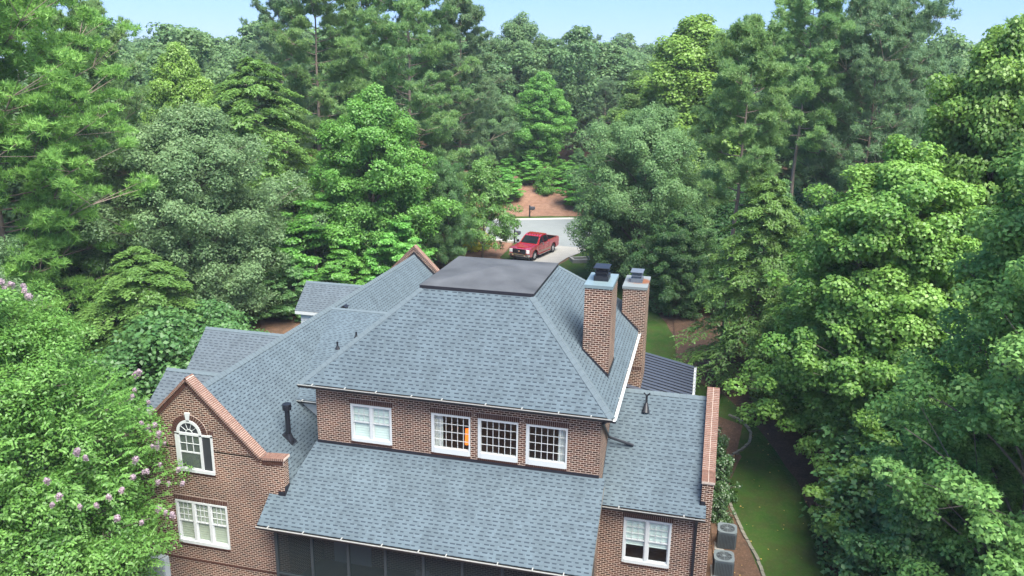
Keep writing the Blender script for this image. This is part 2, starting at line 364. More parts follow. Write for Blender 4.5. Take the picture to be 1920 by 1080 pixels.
# ================================================================ HOUSE
house = empty('brick_house', (-6, 4, -8)); tag(house, 'two-storey brown brick house with blue-grey shingle roofs', 'house')
HO = Vector(house.location)
class HB(MB):
    def build(s, name, mats, parent=None, **k):
        par = parent or house
        base = HO
        s.v = [tuple(Vector(p)-base) for p in s.v]
        return MB.build(s, name, mats, par, **k)
GZ = -10.
def sub(parent, mbx, name, mats, **k):
    return HB.build(mbx, name, mats, parent, **k)
WALL_Y = .454
def holed_wall(mb, x0, x1, z0, z1, y, holes, depth=.11, fy=-1):
    """front wall in the XZ plane at y with rectangular openings and brick reveals"""
    xs = sorted({x0, x1, *[h[0] for h in holes], *[h[1] for h in holes]}); zs = sorted({z0, z1, *[h[2] for h in holes], *[h[3] for h in holes]})
    for a, b in zip(xs[:-1], xs[1:]):
        for c, d in zip(zs[:-1], zs[1:]):
            cx, cz = (a+b)/2, (c+d)/2
            if any(h[0] < cx < h[1] and h[2] < cz < h[3] for h in holes): continue
            mb.face([(a, y, c), (b, y, c), (b, y, d), (a, y, d)])
    for a, b, c, d in holes:
        mb.face([(a, y, c), (a, y+depth, c), (b, y+depth, c), (b, y, c)]); mb.face([(a, y, d), (b, y, d), (b, y+depth, d), (a, y+depth, d)])
        mb.face([(a, y, c), (a, y, d), (a, y+depth, d), (a, y+depth, c)]); mb.face([(b, y, c), (b, y+depth, c), (b, y+depth, d), (b, y, d)])
# openings: x0, x1, z0, z1
W_DBL = (-9.949, -8.299, -2.319, -.798)
W_FIX = [(-6.728, -5.223, -2.36, -.79), (-4.932, -3.425, -2.36, -.79), (-3.126, -1.616, -2.36, -.79)]
W_TRI = (-16.60, -14.36, -6.66, -4.80)
W_RGT = (.475, 2.22, -6.285, -4.41)
GY = -1.4; RY = 1.2
mb = HB()
holed_wall(mb, -11.364, -.447, -3.2, .02, WALL_Y, [W_DBL]+W_FIX)
mb.face([(-11.364, WALL_Y, GZ), (-.447, WALL_Y, GZ), (-.447, WALL_Y, -3.2), (-11.364, WALL_Y, -3.2)])
mb.face([(-.447, WALL_Y, GZ), (-.447, 12.3, GZ), (-.447, 12.3, .02), (-.447, WALL_Y, .02)])
mb.face([(-.447, 12.3, GZ), (-11.364, 12.3, GZ), (-11.364, 12.3, .02), (-.447, 12.3, .02)])
mb.face([(-11.364, 12.3, GZ), (-11.364, WALL_Y, GZ), (-11.364, WALL_Y, .02), (-11.364, 12.3, .02)])
mb.build('main_wall', K['brick'])
# room behind the upper windows
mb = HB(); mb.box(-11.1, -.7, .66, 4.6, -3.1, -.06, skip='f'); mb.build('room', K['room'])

# ---- main hipped roof
TX0, TX1, TY0, TY1, TZ = -7.83, -3.43, 2.52, 7.52, 3.38
E0, E1, F0, F1 = -11.81, 0., 0., 12.8
def slope_face(mb, pts, eave, mi=0):
    U = Vector(eave).normalized(); P = [Vector(p) for p in pts]
    n = (P[1]-P[0]).cross(P[2]-P[0]).normalized(); V = n.cross(U)
    if V.z < 0: V = -V
    mb.face(pts, mi, U, V)
mb = HB()
slope_face(mb, [(E0, F0, 0), (E1, F0, 0), (TX1, TY0, TZ), (TX0, TY0, TZ)], (1, 0, 0))
slope_face(mb, [(E1, F0, 0), (E1, F1, 0), (TX1, TY1, TZ), (TX1, TY0, TZ)], (0, 1, 0))
slope_face(mb, [(E1, F1, 0), (E0, F1, 0), (TX0, TY1, TZ), (TX1, TY1, TZ)], (-1, 0, 0))
slope_face(mb, [(E0, F1, 0), (E0, F0, 0), (TX0, TY0, TZ), (TX0, TY1, TZ)], (0, -1, 0))
mainroof = mb.build('main_roof', K['shingle'])
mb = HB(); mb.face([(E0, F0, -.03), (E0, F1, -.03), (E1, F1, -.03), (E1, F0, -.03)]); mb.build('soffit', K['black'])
# flat membrane deck with a low hip
mb = HB(); o = .03; zb, zt = TZ-.03, TZ+.10
a = [(TX0-o, TY0-o), (TX1+o, TY0-o), (TX1+o, TY1+o), (TX0-o, TY1+o)]; ap = (-5.55, 4.9, TZ+.40)
for i in range(4):
    p, q = a[i], a[(i+1) % 4]
    mb.face([(*p, zb), (*q, zb), (*q, zt), (*p, zt)], 1); mb.face([(*p, zt), (*q, zt), ap], 0)
mb.build('flat_roof', [K['rubber'], K['flash']])
def strip(mb, p, q, wdt, up, n1, n2, seg=.25):
    """a folded cap of short shingle pieces along the edge p-q; n1,n2 = unit directions down either slope"""
    p, q, n1, n2, up = Vector(p), Vector(q), Vector(n1).normalized(), Vector(n2).normalized(), Vector(up)
    L = (q-p).length; n = max(1, int(L/seg)); d = (q-p)/n
    for i in range(n):
        lift = up*.018+up*.012
        a, b = p+d*i+up*.035, p+d*(i+1)*1.0+up*.02
        for nn in (n1, n2):
            mb.face([a, b, b+nn*wdt, a+nn*wdt]); mb.face([a, a+nn*wdt, a+nn*wdt-up*.03, a-up*.03]); mb.face([a+nn*wdt, b+nn*wdt, b+nn*wdt-up*.04, a+nn*wdt-up*.04])
mb = HB(); sF = TZ/TY0; sS = TZ/(-TX1); sB = TZ/(F1-TY1); sL = TZ/(TX0-E0)
dF, dR, dB, dL = (0, -1, -sF), (1, 0, -sS), (0, 1, -sB), (-1, 0, -sL)
def flatten(h, nvec, dwn):  # component of the down direction perpendicular to the hip
    h, dd = Vector(h).normalized(), Vector(dwn).normalized(); return (dd-h*dd.dot(h)).normalized()
for (p, q, d1, d2) in (((E1, F0, 0), (TX1, TY0, TZ), dF, dR), ((E0, F0, 0), (TX0, TY0, TZ), dF, dL), ((E1, F1, 0), (TX1, TY1, TZ), dB, dR), ((E0, F1, 0), (TX0, TY1, TZ), dB, dL)):
    h = Vector(q)-Vector(p); n1, n2 = flatten(h, None, d1), flatten(h, None, d2)
    # work in the slope planes: directions lying in each plane, perpendicular to the hip
    N1 = Vector(d1).cross(Vector((1, 0, 0) if d1[0] == 0 else (0, 1, 0))).normalized(); N2 = Vector(d2).cross(Vector((1, 0, 0) if d2[0] == 0 else (0, 1, 0))).normalized()
    v1, v2 = N1.cross(h).normalized(), N2.cross(h).normalized()
    if v1.dot(Vector(d1)) < 0: v1 = -v1
    if v2.dot(Vector(d2)) < 0: v2 = -v2
    mb = HB(); strip(mb, p, q, .17, (0, 0, 1), v1, v2); mb.build('hip_cap', K['cap'])
# gutters with hangers
hanger_me = None
def gutter(p, q, out, name='gutter', drop=.13, wdt=.13, mats=None, hang=1.25):
    """box gutter along p-q hung outside the eave; out = outward unit vector"""
    global hanger_me
    p, q, out = Vector(p), Vector(q), Vector(out); d = (q-p).normalized(); mb = HB()
    up = Vector((0, 0, 1)); L = (q-p).length
    prof = [(0.0, -drop), (wdt*.7, -drop), (wdt, -.03), (wdt, -.0), (wdt-.018, -.0), (wdt-.022, -.05), (.01, -.06)]
    pts = [p+out*a+up*b for a, b in prof]
    mb.face(pts, 1); mb.face([x+d*L for x in pts[::-1]], 1)
    for i in range(len(pts)):
        a, b = pts[i], pts[(i+1) % len(pts)]; mb.face([a, a+d*L, b+d*L, b], 1 if i < 2 else 0)
    g = mb.build(name, mats or [K['galv'], K['black']])
    n = max(1, int(L/hang))
    if hanger_me is None:
        hb = MB(); hb.box(-.018, .018, -.15, .025, -.012, .012); ho = hb.build('gutter_hanger', K['galv']); hanger_me = ho.data; bpy.data.objects.remove(ho)
    rz = math.atan2(out.y, out.x)+math.pi/2
    rng = random.Random(int(L*100))
    for i in range(n):
        h = bpy.data.objects.new('gutter_hanger', hanger_me); COL.objects.link(h); h.parent = g
        h.location = p+d*(L*(i+.5+rng.uniform(-.2, .2))/n)+Vector((0, 0, .012))-HO; h.rotation_euler = (0, 0, rz)
    return g
gutter((E0, F0, -.0), (E1, F0, -.0), (0, -1, 0)); gutter((E1, F0-.12, -.0), (E1, 9.6, -.0), (1, 0, 0), mats=[K['white'], K['black']], hang=3)
mb = HB()
for x0, x1 in ((-11.364, -.447),): mb.box(x0-.01, x1+.01, WALL_Y-.03, WALL_Y-.004, -2.62, -2.46)
mb.build('wall_flashing', K['flash'])
mb = HB()
mb.face([(-.44, WALL_Y, -2.62), (-.44, .8, -2.62), (-.44, .8, -2.46), (-.44, WALL_Y, -2.46)]) if False else None
mb.face([(-.441, .80, -3.82), (-.441, 4.75, -.82), (-.441, 4.75, -.66), (-.441, .80, -3.66)]); mb.build('wall_flashing', K['flash'])

# ---- windows
def frame_rect(mb, x0, x1, z0, z1, y, t, yb, mi=0):
    mb.box(x0, x0+t, y, yb, z0, z1, mi); mb.box(x1-t, x1, y, yb, z0, z1, mi); mb.box(x0+t, x1-t, y, yb, z0, z0+t, mi); mb.box(x0+t, x1-t, y, yb, z1-t, z1, mi)
def rowlock(parent, x0, x1, z, y, name='window_sill'):
    mb = HB(); n = int(round((x1-x0)/.075)); p = (x1-x0)/n; rng = random.Random(int((x0+50)*10))
    mb.box(x0, x1, y-.005, y+.08, z-.085, z-.012, 1)
    for i in range(n):
        a = x0+i*p; j = rng.uniform(-.004, .004)
        rot = Matrix.Rotation(R(14), 3, 'X')
        mb.box(.006, p-.007, -.055+j, .09, -.09, -.006, 0, rot, (a, y, z))
    return sub(parent, mb, name, [K['brickh'], K['mortar']])
def soldier(parent, x0, x1, z, y, h=.215, name='soldier_course'):
    mb = HB(); rng = random.Random(int((x0+50)*10)); n = int(round((x1-x0)/.075)); p = (x1-x0)/n
    mb.box(x0, x1, y-.006, y+.05, z, z+h, 1)
    for i in range(n): mb.box(x0+i*p+.006, x0+(i+1)*p-.006, y-.016+rng.uniform(-.002, .003), y+.03, z+.008, z+h-.008, 0)
    return sub(parent, mb, name, [K['brickh'], K['mortar']])
def muntins(parent, x0, x1, z0, z1, y, nx_, nz, t=.02, m='white'):
    mb = HB()
    for i in range(1, nx_):
        x = x0+(x1-x0)*i/nx_; mb.box(x-t/2, x+t/2, y-.012, y+.012, z0, z1)
    for j in range(1, nz):
        z = z0+(z1-z0)*j/nz
        for i in range(nx_):
            a = x0+(x1-x0)*i/nx_+(t/2 if i else 0); b = x0+(x1-x0)*(i+1)/nx_-(t/2 if i < nx_-1 else 0); mb.box(a, b, y-.011, y+.011, z-t/2, z+t/2)
    return sub(parent, mb, 'muntins', K[m])
def pane(parent, x0, x1, z0, z1, y):
    mb = HB(); mb.face([(x0, y, z0), (x1, y, z0), (x1, y, z1), (x0, y, z1)]); return sub(parent, mb, 'pane', K['glass'])
def sash_window(W, y, bays, blind, label=None, drop=1., grid=(3, 2), name='window', ft=.075, sillh=.13):
    """double-hung bays in an opening; returns the window frame object"""
    x0, x1, z0, z1 = W; mb = HB(); yf = y-.028
    mb.box(x0, x0+ft, yf, y+.10, z0, z1); mb.box(x1-ft, x1, yf, y+.10, z0, z1)
    mb.box(x0+ft, x1-ft, yf, y+.10, z1-ft, z1); mb.box(x0+ft, x1-ft, yf-.02, y+.10, z0, z0+sillh)
    iw = (x1-x0-2*ft); bw = iw/bays
    for i in range(1, bays):
        x = x0+ft+bw*i; mb.box(x-.055, x+.055, yf+.004, y+.10, z0+sillh, z1-ft)
    f = mb.build(name, K['white'])
    if label: f['label'] = label
    for i in range(bays):
        a = x0+ft+bw*i+(.055 if i else 0); b = x0+ft+bw*(i+1)-(.055 if i < bays-1 else 0); c, d = z0+sillh, z1-ft; zm = (c+d)/2
        s = HB(); frame_rect(s, a, b, zm-.02, d, y+.015, .035, y+.05); sub(f, s, 'upper_sash', K['white'])
        s = HB(); frame_rect(s, a, b, c, zm+.025, y+.052, .045, y+.09); sub(f, s, 'lower_sash', K['white'])
        pane(f, a+.035, b-.035, zm+.02, d-.035, y+.03); pane(f, a+.045, b-.045, c+.045, zm-.02, y+.07)
        muntins(f, a+.035, b-.035, zm+.015, d-.035, y+.028, *grid)
        if blind:
            mbb = HB(); bz = d-(d-c)*drop; n = max(3, int((d-bz)/.05))
            for k in range(n):
                za, zb2 = bz+(d-bz)*k/n, bz+(d-bz)*(k+1)/n; off = .006*(k % 2)
                mbb.face([(a+.01, y+.105+off, za), (b-.01, y+.105+off, za), (b-.01, y+.105+.006-off, zb2), (a+.01, y+.105+.006-off, zb2)])
            sub(f, mbb, 'blind', K[blind])
    rowlock(f, x0-.01, x1+.01, z0, y); soldier(f, x0-.05, x1+.05, z1+.004, y)
    return f
sash_window(W_DBL, WALL_Y, 2, 'blind', 'white paired sash window with closed pale blinds')
for k, W in enumerate(W_FIX):
    x0, x1, z0, z1 = W; y = WALL_Y; mb = HB(); yf = y-.03
    mb.box(x0, x0+.11, yf, y+.1, z0, z1); mb.box(x1-.06, x1, yf, y+.1, z0, z1); mb.box(x0+.11, x1-.06, yf, y+.1, z1-.07, z1); mb.box(x0+.11, x1-.06, yf-.02, y+.1, z0, z0+.21)
    f = mb.build('window', K['white'])
    f['label'] = ('white grid window with lamp glow and pale curtain on its left', 'dark white-framed grid window without curtains', 'dark white-framed grid window with pale curtain on its right')[k]
    pane(f, x0+.11, x1-.06, z0+.21, z1-.07, y+.05); muntins(f, x0+.11, x1-.06, z0+.21, z1-.07, y+.045, 6, 4, .02)
    rowlock(f, x0-.01, x1+.01, z0, y); soldier(f, x0-.05, x1+.05, z1+.004, y)
    if k != 1:
        mbb = HB(); ca = x0+.10 if k == 0 else x1-.36
        for i in range(10):
            a, b = ca+.03*i, ca+.03*(i+1); mbb.face([(a, y+.16+.03*(i % 2), z0+.05), (b, y+.16+.03*((i+1) % 2), z0+.05), (b, y+.16+.03*((i+1) % 2), z1), (a, y+.16+.03*(i % 2), z1)])
        sub(f, mbb, 'curtain', K['curtain'])
sash_window(W_TRI, GY, 3, 'blindt', 'white triple sash window with closed tan blinds', grid=(3, 3))
sash_window(W_RGT, RY, 2, 'blind', 'white paired sash window with blinds half lowered over dark panes', drop=.66, grid=(3, 3))

# ---- left wing: gable front, roof, parapets
LR, LZ, LS = -15.6, -.3, .96           # ridge x, ridge z, pitch
LX0, LX1 = -19.35, -11.85; LY1 = 22.5
zl = lambda x: LZ-LS*abs(x-LR)
PT = .36                               # parapet thickness
apz = .36; rx = -12.72; rz = -2.5; kz = -2.42
lx = 2*LR-rx; kx0 = 2*LR-LX1
mb = HB()
holed_wall(mb, kx0, LX1, GZ, kz-.1, GY, [W_TRI])
prof = [(kx0, kz-.1), (LX1, kz-.1), (rx, rz-.08), (LR, apz-.08), (lx, rz-.08)]
mb.face([(x, GY, z) for x, z in prof], 0, (1, 0, 0), (0, 0, 1))
mb.face([(x, GY+PT, z) for x, z in reversed(prof)], 0, (1, 0, 0), (0, 0, 1))
mb.face([(LX1, GY, GZ), (LX1, GY+PT, GZ), (LX1, GY+PT, kz-.1), (LX1, GY, kz-.1)]); mb.face([(kx0, GY+PT, GZ), (kx0, GY, GZ), (kx0, GY, kz-.1), (kx0, GY+PT, kz-.1)])
mb.face([(LX1-.02, GY+PT, GZ), (LX1-.02, LY1, GZ), (LX1-.02, LY1, zl(LX1)-.02), (LX1-.02, GY+PT, zl(LX1)-.02)])
mb.face([(kx0+.02, LY1, GZ), (kx0+.02, GY+PT, GZ), (kx0+.02, GY+PT, zl(kx0)-.02), (kx0+.02, LY1, zl(kx0)-.02)])
prof2 = [(kx0, GZ), (LX1, GZ), (LX1, zl(LX1)+.4), (LR, LZ+.55), (kx0, zl(kx0)+.4)]
mb.face([(x, LY1, z) for x, z in prof2], 0, (1, 0, 0), (0, 0, 1)); mb.face([(x, LY1+PT, z) for x, z in reversed(prof2)], 0, (-1, 0, 0), (0, 0, 1))
mb.build('gable_wall', K['brick'])
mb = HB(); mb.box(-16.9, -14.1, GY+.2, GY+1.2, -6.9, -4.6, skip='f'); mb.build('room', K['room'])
# projecting belt course of bricks
mb = HB(); rng = random.Random(3)
n = int((LX1-kx0)/.11)
for i in range(n):
    a = kx0+i*.11
    if i % 2: mb.box(a+.005, a+.1, GY-.035, GY+.02, -7.42, -7.345)
    else: mb.box(a+.005, a+.1, GY-.018, GY+.02, -7.42, -7.345)
mb.build('belt_course', K['brickh'])
def coping(parent, p, q, y0, y1, m='brickl', step=.078, side=True, name='coping', th=.1):
    """two rows of rowlock bricks laid along the rake p-q (in the XZ plane), spanning y0..y1"""
    p, q = Vector(p), Vector(q); d = (q-p); L = d.length; d.normalize(); n = max(1, int(L/step)); st = L/n
    nrm = Vector((-d.z, 0, d.x));  nrm = nrm if nrm.z > 0 else -nrm
    mb = HB(); rot = Matrix((d, Vector((0, 1, 0)), nrm)).transposed(); rng = random.Random(int(L*37))
    ym = (y0+y1)/2
    mb.box(0, L, y0+.006, y1-.006, -th, -.012, 1, rot, (p.x, 0, p.z))
    for i in range(n):
        for a, b in ((y0, ym-.007), (ym+.007, y1)):
            mb.box(i*st+.009, (i+1)*st-.009, a, b, -th+.005, rng.uniform(-.004, .004), 0, rot, (p.x, 0, p.z))
    return mb.build(name, [K[m], K['mortar']], parent)
def coping_y(parent, p, q, x0, x1, m='brickl', step=.078, th=.1):
    """the same for a rake in the YZ plane, spanning x0..x1"""
    p, q = Vector(p), Vector(q); d = (q-p); L = d.length; d.normalize(); n = max(1, int(L/step)); st = L/n
    nrm = Vector((0, -d.z, d.y)); nrm = nrm if nrm.z > 0 else -nrm
    mb = HB(); rot = Matrix((d, Vector((1, 0, 0)), nrm)).transposed(); rng = random.Random(int(L*37)); xm = (x0+x1)/2
    mb.box(0, L, x0+.006, x1-.006, -th, -.012, 1, rot, (0, p.y, p.z))
    for i in range(n):
        for a, b in ((x0, xm-.009), (xm+.009, x1)):
            mb.box(i*st+.009, (i+1)*st-.009, a, b, -th+.005, rng.uniform(-.004, .004), 0, rot, (0, p.y, p.z))
    return mb.build('coping', [K[m], K['mortar']], parent)
cy0, cy1 = GY-.07, GY+PT+.03
coping(house, (LR, 0, apz), (rx, 0, rz), cy0, cy1); coping(house, (lx, 0, rz), (LR, 0, apz), cy0, cy1)
coping(house, (rx+.02, 0, rz+.01), (LX1+.06, 0, kz), cy0, cy1); coping(house, (kx0-.06, 0, kz), (lx-.02, 0, rz+.01), cy0, cy1)
# dark raking soldier band under the coping
for (x0, z0, x1, z1) in ((LR, apz-.1, rx, rz-.1), (rx, rz-.1, LX1+.0, kz-.1), (lx, rz-.1, LR, apz-.1)):
    p, q = Vector((x0, 0, z0)), Vector((x1, 0, z1)); d = q-p; L = d.length; d.normalize(); nrm = Vector((-d.z, 0, d.x)); nrm = nrm if nrm.z > 0 else -nrm
    rot = Matrix((d, Vector((0, 1, 0)), nrm)).transposed(); mb = HB(); n = int(L/.078); st = L/n
    mb.box(0, L, GY-.012, GY+.02, -.2, -.0, 1, rot, (x0, 0, z0))
    for i in range(n): mb.box(i*st+.008, (i+1)*st-.008, GY-.035, GY+.01, -.19, -.005, 0, rot, (x0, 0, z0))
    mb.build('rake_band', [K['brickh'], K['mortar']])
# rear gable parapet coping
py0, py1 = LY1-.03, LY1+PT+.06
coping(house, (LR, 0, LZ+.62), (LX1, 0, zl(LX1)+.47), py0, py1); coping(house, (kx0, 0, zl(kx0)+.47), (LR, 0, LZ+.62), py0, py1)
for s_ in (1, -1):
    mb = HB(); mbk = HB(); xe = LR+s_*(LR-LX1)*-1
    mb.face([(LR, LY1-.012, LZ+.02), (xe, LY1-.012, zl(xe)+.02), (xe, LY1-.012, zl(xe)+.2), (LR, LY1-.012, LZ+.2)])
    mb.build('parapet_flashing', K['flash']); mb = mbk
    mb.face([(LR, GY+PT+.012, LZ-.02), (xe, GY+PT+.012, zl(xe)-.02), (xe, GY+PT+.012, zl(xe)+.14), (LR, GY+PT+.012, LZ+.14)])
    mb.build('parapet_flashing', K['flash'])
mb = HB()
slope_face(mb, [(LX1+.45, GY+PT, zl(LX1+.45)), (LX1+.45, LY1, zl(LX1+.45)), (LR, LY1, LZ), (LR, GY+PT, LZ)], (0, 1, 0))
slope_face(mb, [(kx0-.3, LY1, zl(kx0-.3)), (kx0-.3, GY+PT, zl(kx0-.3)), (LR, GY+PT, LZ), (LR, LY1, LZ)], (0, -1, 0))
mb.build('left_wing_roof', K['shingle'])
def ridge(p, q, d1, d2, w_=.17, name='ridge_cap', up=(0, 0, 1)):
    mb = HB(); strip(mb, p, q, w_, up, Vector(d1).normalized(), Vector(d2).normalized()); mb.build(name, K['cap'])
ridge((LR, GY+PT, LZ), (LR, LY1, LZ), (1, 0, -LS), (-1, 0, -LS), .2)
# connector roof between the wing and the main block
cs = .2394; cyr, czr = 10.4, -.38
zc = lambda y: czr+cs*(y-cyr)
mb = HB(); ye = 3.05
xa = lambda y: LR+(LZ-zc(y))/LS-.05
slope_face(mb, [(xa(ye), ye, zc(ye)), (-10.9, ye, zc(ye)), (-10.9, cyr, czr), (xa(cyr), cyr, czr)], (1, 0, 0))
slope_face(mb, [(-10.9, cyr, czr), (-10.9, 14, czr-3.4), (-12.0, 14, czr-3.4), (xa(cyr), cyr, czr)], (-1, 0, 0))
mb.face([(xa(ye)+.15, ye+.02, zc(ye)-.03), (xa(ye)+1.2, ye+.3, zc(ye)-.6-.5), (-11.3, ye+.3, zc(ye)-1.1), (-11.3, ye+.02, zc(ye)-.03)], 1)
mb.build('connector_roof', [K['shingle'], K['white']])
gutter((xa(ye)+.12, ye, zc(ye)), (-11.37, ye, zc(ye)), (0, -1, 0), drop=.11, wdt=.11, hang=.6)
ridge((xa(cyr)+.1, cyr, czr), (-11.2, cyr, czr), (0, -1, -cs), (0, 1, -.9), .2)
# valley metal strips are hidden under woven shingles; the cheek between porch roof and wing roof is brick
# ---- side gables on the left of the wing
def side_gable(yr, zr, xo, pitch, run, wall_low, lab=None):
    mb = HB(); xi = LR+(LZ-zr)/-LS  # where its ridge meets the wing's left slope
    xi = LR-(LZ-zr)/LS
    y0, y1 = yr-run, yr+run; ze = zr-pitch*run; xie = LR-(LZ-ze)/LS
    slope_face(mb, [(xo, y0, ze), (xie, y0, ze), (xi, yr, zr), (xo, yr, zr)], (1, 0, 0))
    slope_face(mb, [(xie, y1, ze), (xo, y1, ze), (xo, yr, zr), (xi, yr, zr)], (-1, 0, 0))
    r = mb.build('side_gable_roof', K['shingle_dim'])
    mb = HB(); strip(mb, (xo, yr, zr), (xi+.15, yr, zr), .15, (0, 0, 1), Vector((0, -1, -pitch)).normalized(), Vector((0, 1, -pitch)).normalized()); sub(r, mb, 'ridge_cap', K['cap'])
    w_ = HB(); a, b = y0+.25, y1-.25; xw = xo+.25; zt_ = ze+.25*pitch-.03
    nb = int((zt_-wall_low)/.16)
    for k in range(nb):   # lapped boards
        z0 = wall_low+(zt_-wall_low)*k/nb; z1 = wall_low+(zt_-wall_low)*(k+1)/nb
        w_.face([(xw, a-.02, z0), (xie+2.5, a-.02, z0), (xie+2.5, a, z1), (xw, a, z1)])
        w_.face([(xw-.02, b, z0), (xw-.02, a, z0), (xw, a, z1), (xw, b, z1)]); w_.face([(xie+2.5, b+.02, z0), (xw, b+.02, z0), (xw, b, z1), (xie+2.5, b, z1)])
    w_.face([(xw, a, zt_), (xw, yr, zr-.1), (xw, b, zt_)])
    sub(r, w_, 'siding', K['siding'])
    t = HB(); t.box(xo+.02, xie, y0-.005, y0+.03, ze-.2, ze-.02); t.face([(xo+.02, y0, ze-.2), (xo+.02, yr, zr-.2), (xo+.02, yr, zr-.02), (xo+.02, y0, ze-.02)]); t.face([(xo+.02, yr, zr-.2), (xo+.02, y1, ze-.2), (xo+.02, y1, ze-.02), (xo+.02, yr, zr-.02)])
    t.box(xo+.03, xie, y0+.02, y0+.26, ze-.2, ze-.17); sub(r, t, 'fascia', K['white'])
side_gable(1.6, -.72, -18.7, .75, 1.5, -4)
side_gable(7.0, -.80, -20.5, .85, 1.9, -6)
side_gable(16.4, -.86, -20.1, .85, 1.6, -6)
# arched window with flanking lights in the gable
ax0, ax1, az0, az1 = -16.30, -14.72, -3.50, -1.92
arch_c = (-15.68, -1.98); AW = .47
mb = HB(); y = GY; yf = y-.05
mb.box(ax0, ax1, yf-.02, y+.01, az0, az0+.13); mb.box(ax0, ax0+.1, yf, y+.01, az0+.13, az1); mb.box(ax1-.07, ax1, yf, y+.01, az0+.13, az1)
cxl, cxr = arch_c[0]-AW, arch_c[0]+AW
mb.box(cxl-.05, cxl+.05, yf-.01, y+.01, az0+.13, az1); mb.box(cxr-.05, cxr+.05, yf-.01, y+.01, az0+.13, az1)
mb.box(ax0, cxl-.05, yf, y+.01, az1-.05, az1+.03); mb.box(cxr+.05, ax1, yf, y+.01, az1-.05, az1+.03); mb.box(cxl-.05, cxr+.05, yf-.01, y+.01, az1-.06, az1+.04)
def arc(mb, c, r0, r1, y0, y1, n=18, a0=0, a1=math.pi, mi=0, gap=0):
    for i in range(n):
        t0, t1 = a0+(a1-a0)*(i+gap)/n, a0+(a1-a0)*(i+1-gap)/n
        P = [(c[0]+r*math.cos(t), c[1]+r*math.sin(t)) for r, t in ((r0, t0), (r1, t0), (r1, t1), (r0, t1))]
        mb.prism([(px, y0, pz) for px, pz in P], (0, y1-y0, 0), mi)
arc(mb, (arch_c[0], az1+.04), AW-.06, AW+.05, yf-.01, y+.01)
arched = mb.build('window', K['white']); arched['label'] = 'white arched window with narrow side lights and keystone'
mb = HB(); mb.face([(ax0, y-.012, az0), (ax1, y-.012, az0), (ax1, y-.012, az1), (ax0, y-.012, az1)])
mb.face([(arch_c[0]+(AW-.02)*math.cos(t), y-.012, az1+.04+(AW-.02)*math.sin(t)) for t in np.linspace(0, math.pi, 20)]); sub(arched, mb, 'backing', K['acdark'])
mb = HB(); n = 26
for k in range(n):
    z0 = az0+.2+(az1-.1-az0-.2)*k/n; mb.box(cxl+.06, cxr-.06, y-.024, y-.016, z0, z0+.028)
sub(arched, mb, 'blind', simple('dark_slat_blind', (.12, .15, .13), .7))
pane(arched, cxl+.05, cxr-.05, az0+.13, az1-.06, y-.03)
mb = HB(); zm = (az0+.13+az1-.06)/2; mb.box(cxl+.05, cxr-.05, y-.045, y-.02, zm-.03, zm+.03); sub(arched, mb, 'meeting_rail', K['white']); mb = HB(); mb.box(cxl+.05, cxr-.05, y-.045, y-.02, az0+.13, az0+.18); sub(arched, mb, 'bottom_rail', K['white'])
muntins(arched, cxl+.05, cxr-.05, zm+.03, az1-.06, y-.04, 3, 2, .02)
mb = HB()
for t in (36, 72, 108, 144):
    a, b = .13, AW-.05; p0 = (arch_c[0]+a*math.cos(R(t)), y-.03, az1+.04+a*math.sin(R(t))); p1 = (arch_c[0]+b*math.cos(R(t)), y-.03, az1+.04+b*math.sin(R(t))); mb.cyl(p0, p1, .011, n=5)
arc(mb, (arch_c[0], az1+.04), .12, .15, y-.04, y-.02, 12); sub(arched, mb, 'fan_muntins', K['white'])
mb = HB(); cc = (arch_c[0], az1+.0); arc(mb, cc, AW+.06, AW+.30, y-.012, y+.02, 21, 0, math.pi, 1); arc(mb, cc, AW+.065, AW+.295, y-.03, y+.02, 21, 0, math.pi, 0, .1)
sub(arched, mb, 'brick_arch', [K['brickh'], K['mortar']])
mb = HB(); kzb = cc[1]+AW+.04; mb.prism([(cc[0]-.06, y-.06, kzb), (cc[0]+.06, y-.06, kzb), (cc[0]+.11, y-.06, kzb+.34), (cc[0]-.11, y-.06, kzb+.34)], (0, .07, 0)); sub(arched, mb, 'keystone', K['white'])
rowlock(arched, ax0-.02, ax1+.02, az0, y); 
for a, b in ((cxr+.3, ax1+.06), (ax0-.06, cxl-.3)): soldier(arched, a, b, az1+.035, y, .2)

# ---- screened porch
PE_Y, PE_Z, PSL = -2.38, -4.70, .757
PX0, PX1 = -12.5, -.22
zp = lambda yy: -2.553-PSL*(WALL_Y-yy)
mb = HB()
slope_face(mb, [(PX0, PE_Y, zp(PE_Y)), (PX1, PE_Y, zp(PE_Y)), (PX1, GY, zp(GY)), (PX0, GY, zp(GY))], (1, 0, 0))
slope_face(mb, [(-11.86, GY, zp(GY)), (PX1, GY, zp(GY)), (PX1, WALL_Y, zp(WALL_Y)), (-11.45, WALL_Y, zp(WALL_Y)), (-11.86, GY+PT, zp(GY+PT))], (1, 0, 0))
mb.face([(-11.46, WALL_Y, zp(WALL_Y)-.01), (-11.46, WALL_Y, GZ), (-11.86, GY+PT, GZ), (-11.86, GY+PT, zp(GY+PT)-.01)], 1)
mb.face([(PX1-.01, PE_Y, zp(PE_Y)-.02), (PX1-.01, WALL_Y, zp(WALL_Y)-.02), (PX1-.01, WALL_Y, zp(WALL_Y)-.2), (PX1-.01, PE_Y, zp(PE_Y)-.2)], 2)
mb.face([(PX0+.01, GY, zp(GY)-.02), (PX0+.01, PE_Y, zp(PE_Y)-.02), (PX0+.01, PE_Y, zp(PE_Y)-.2), (PX0+.01, GY, zp(GY)-.2)], 2)
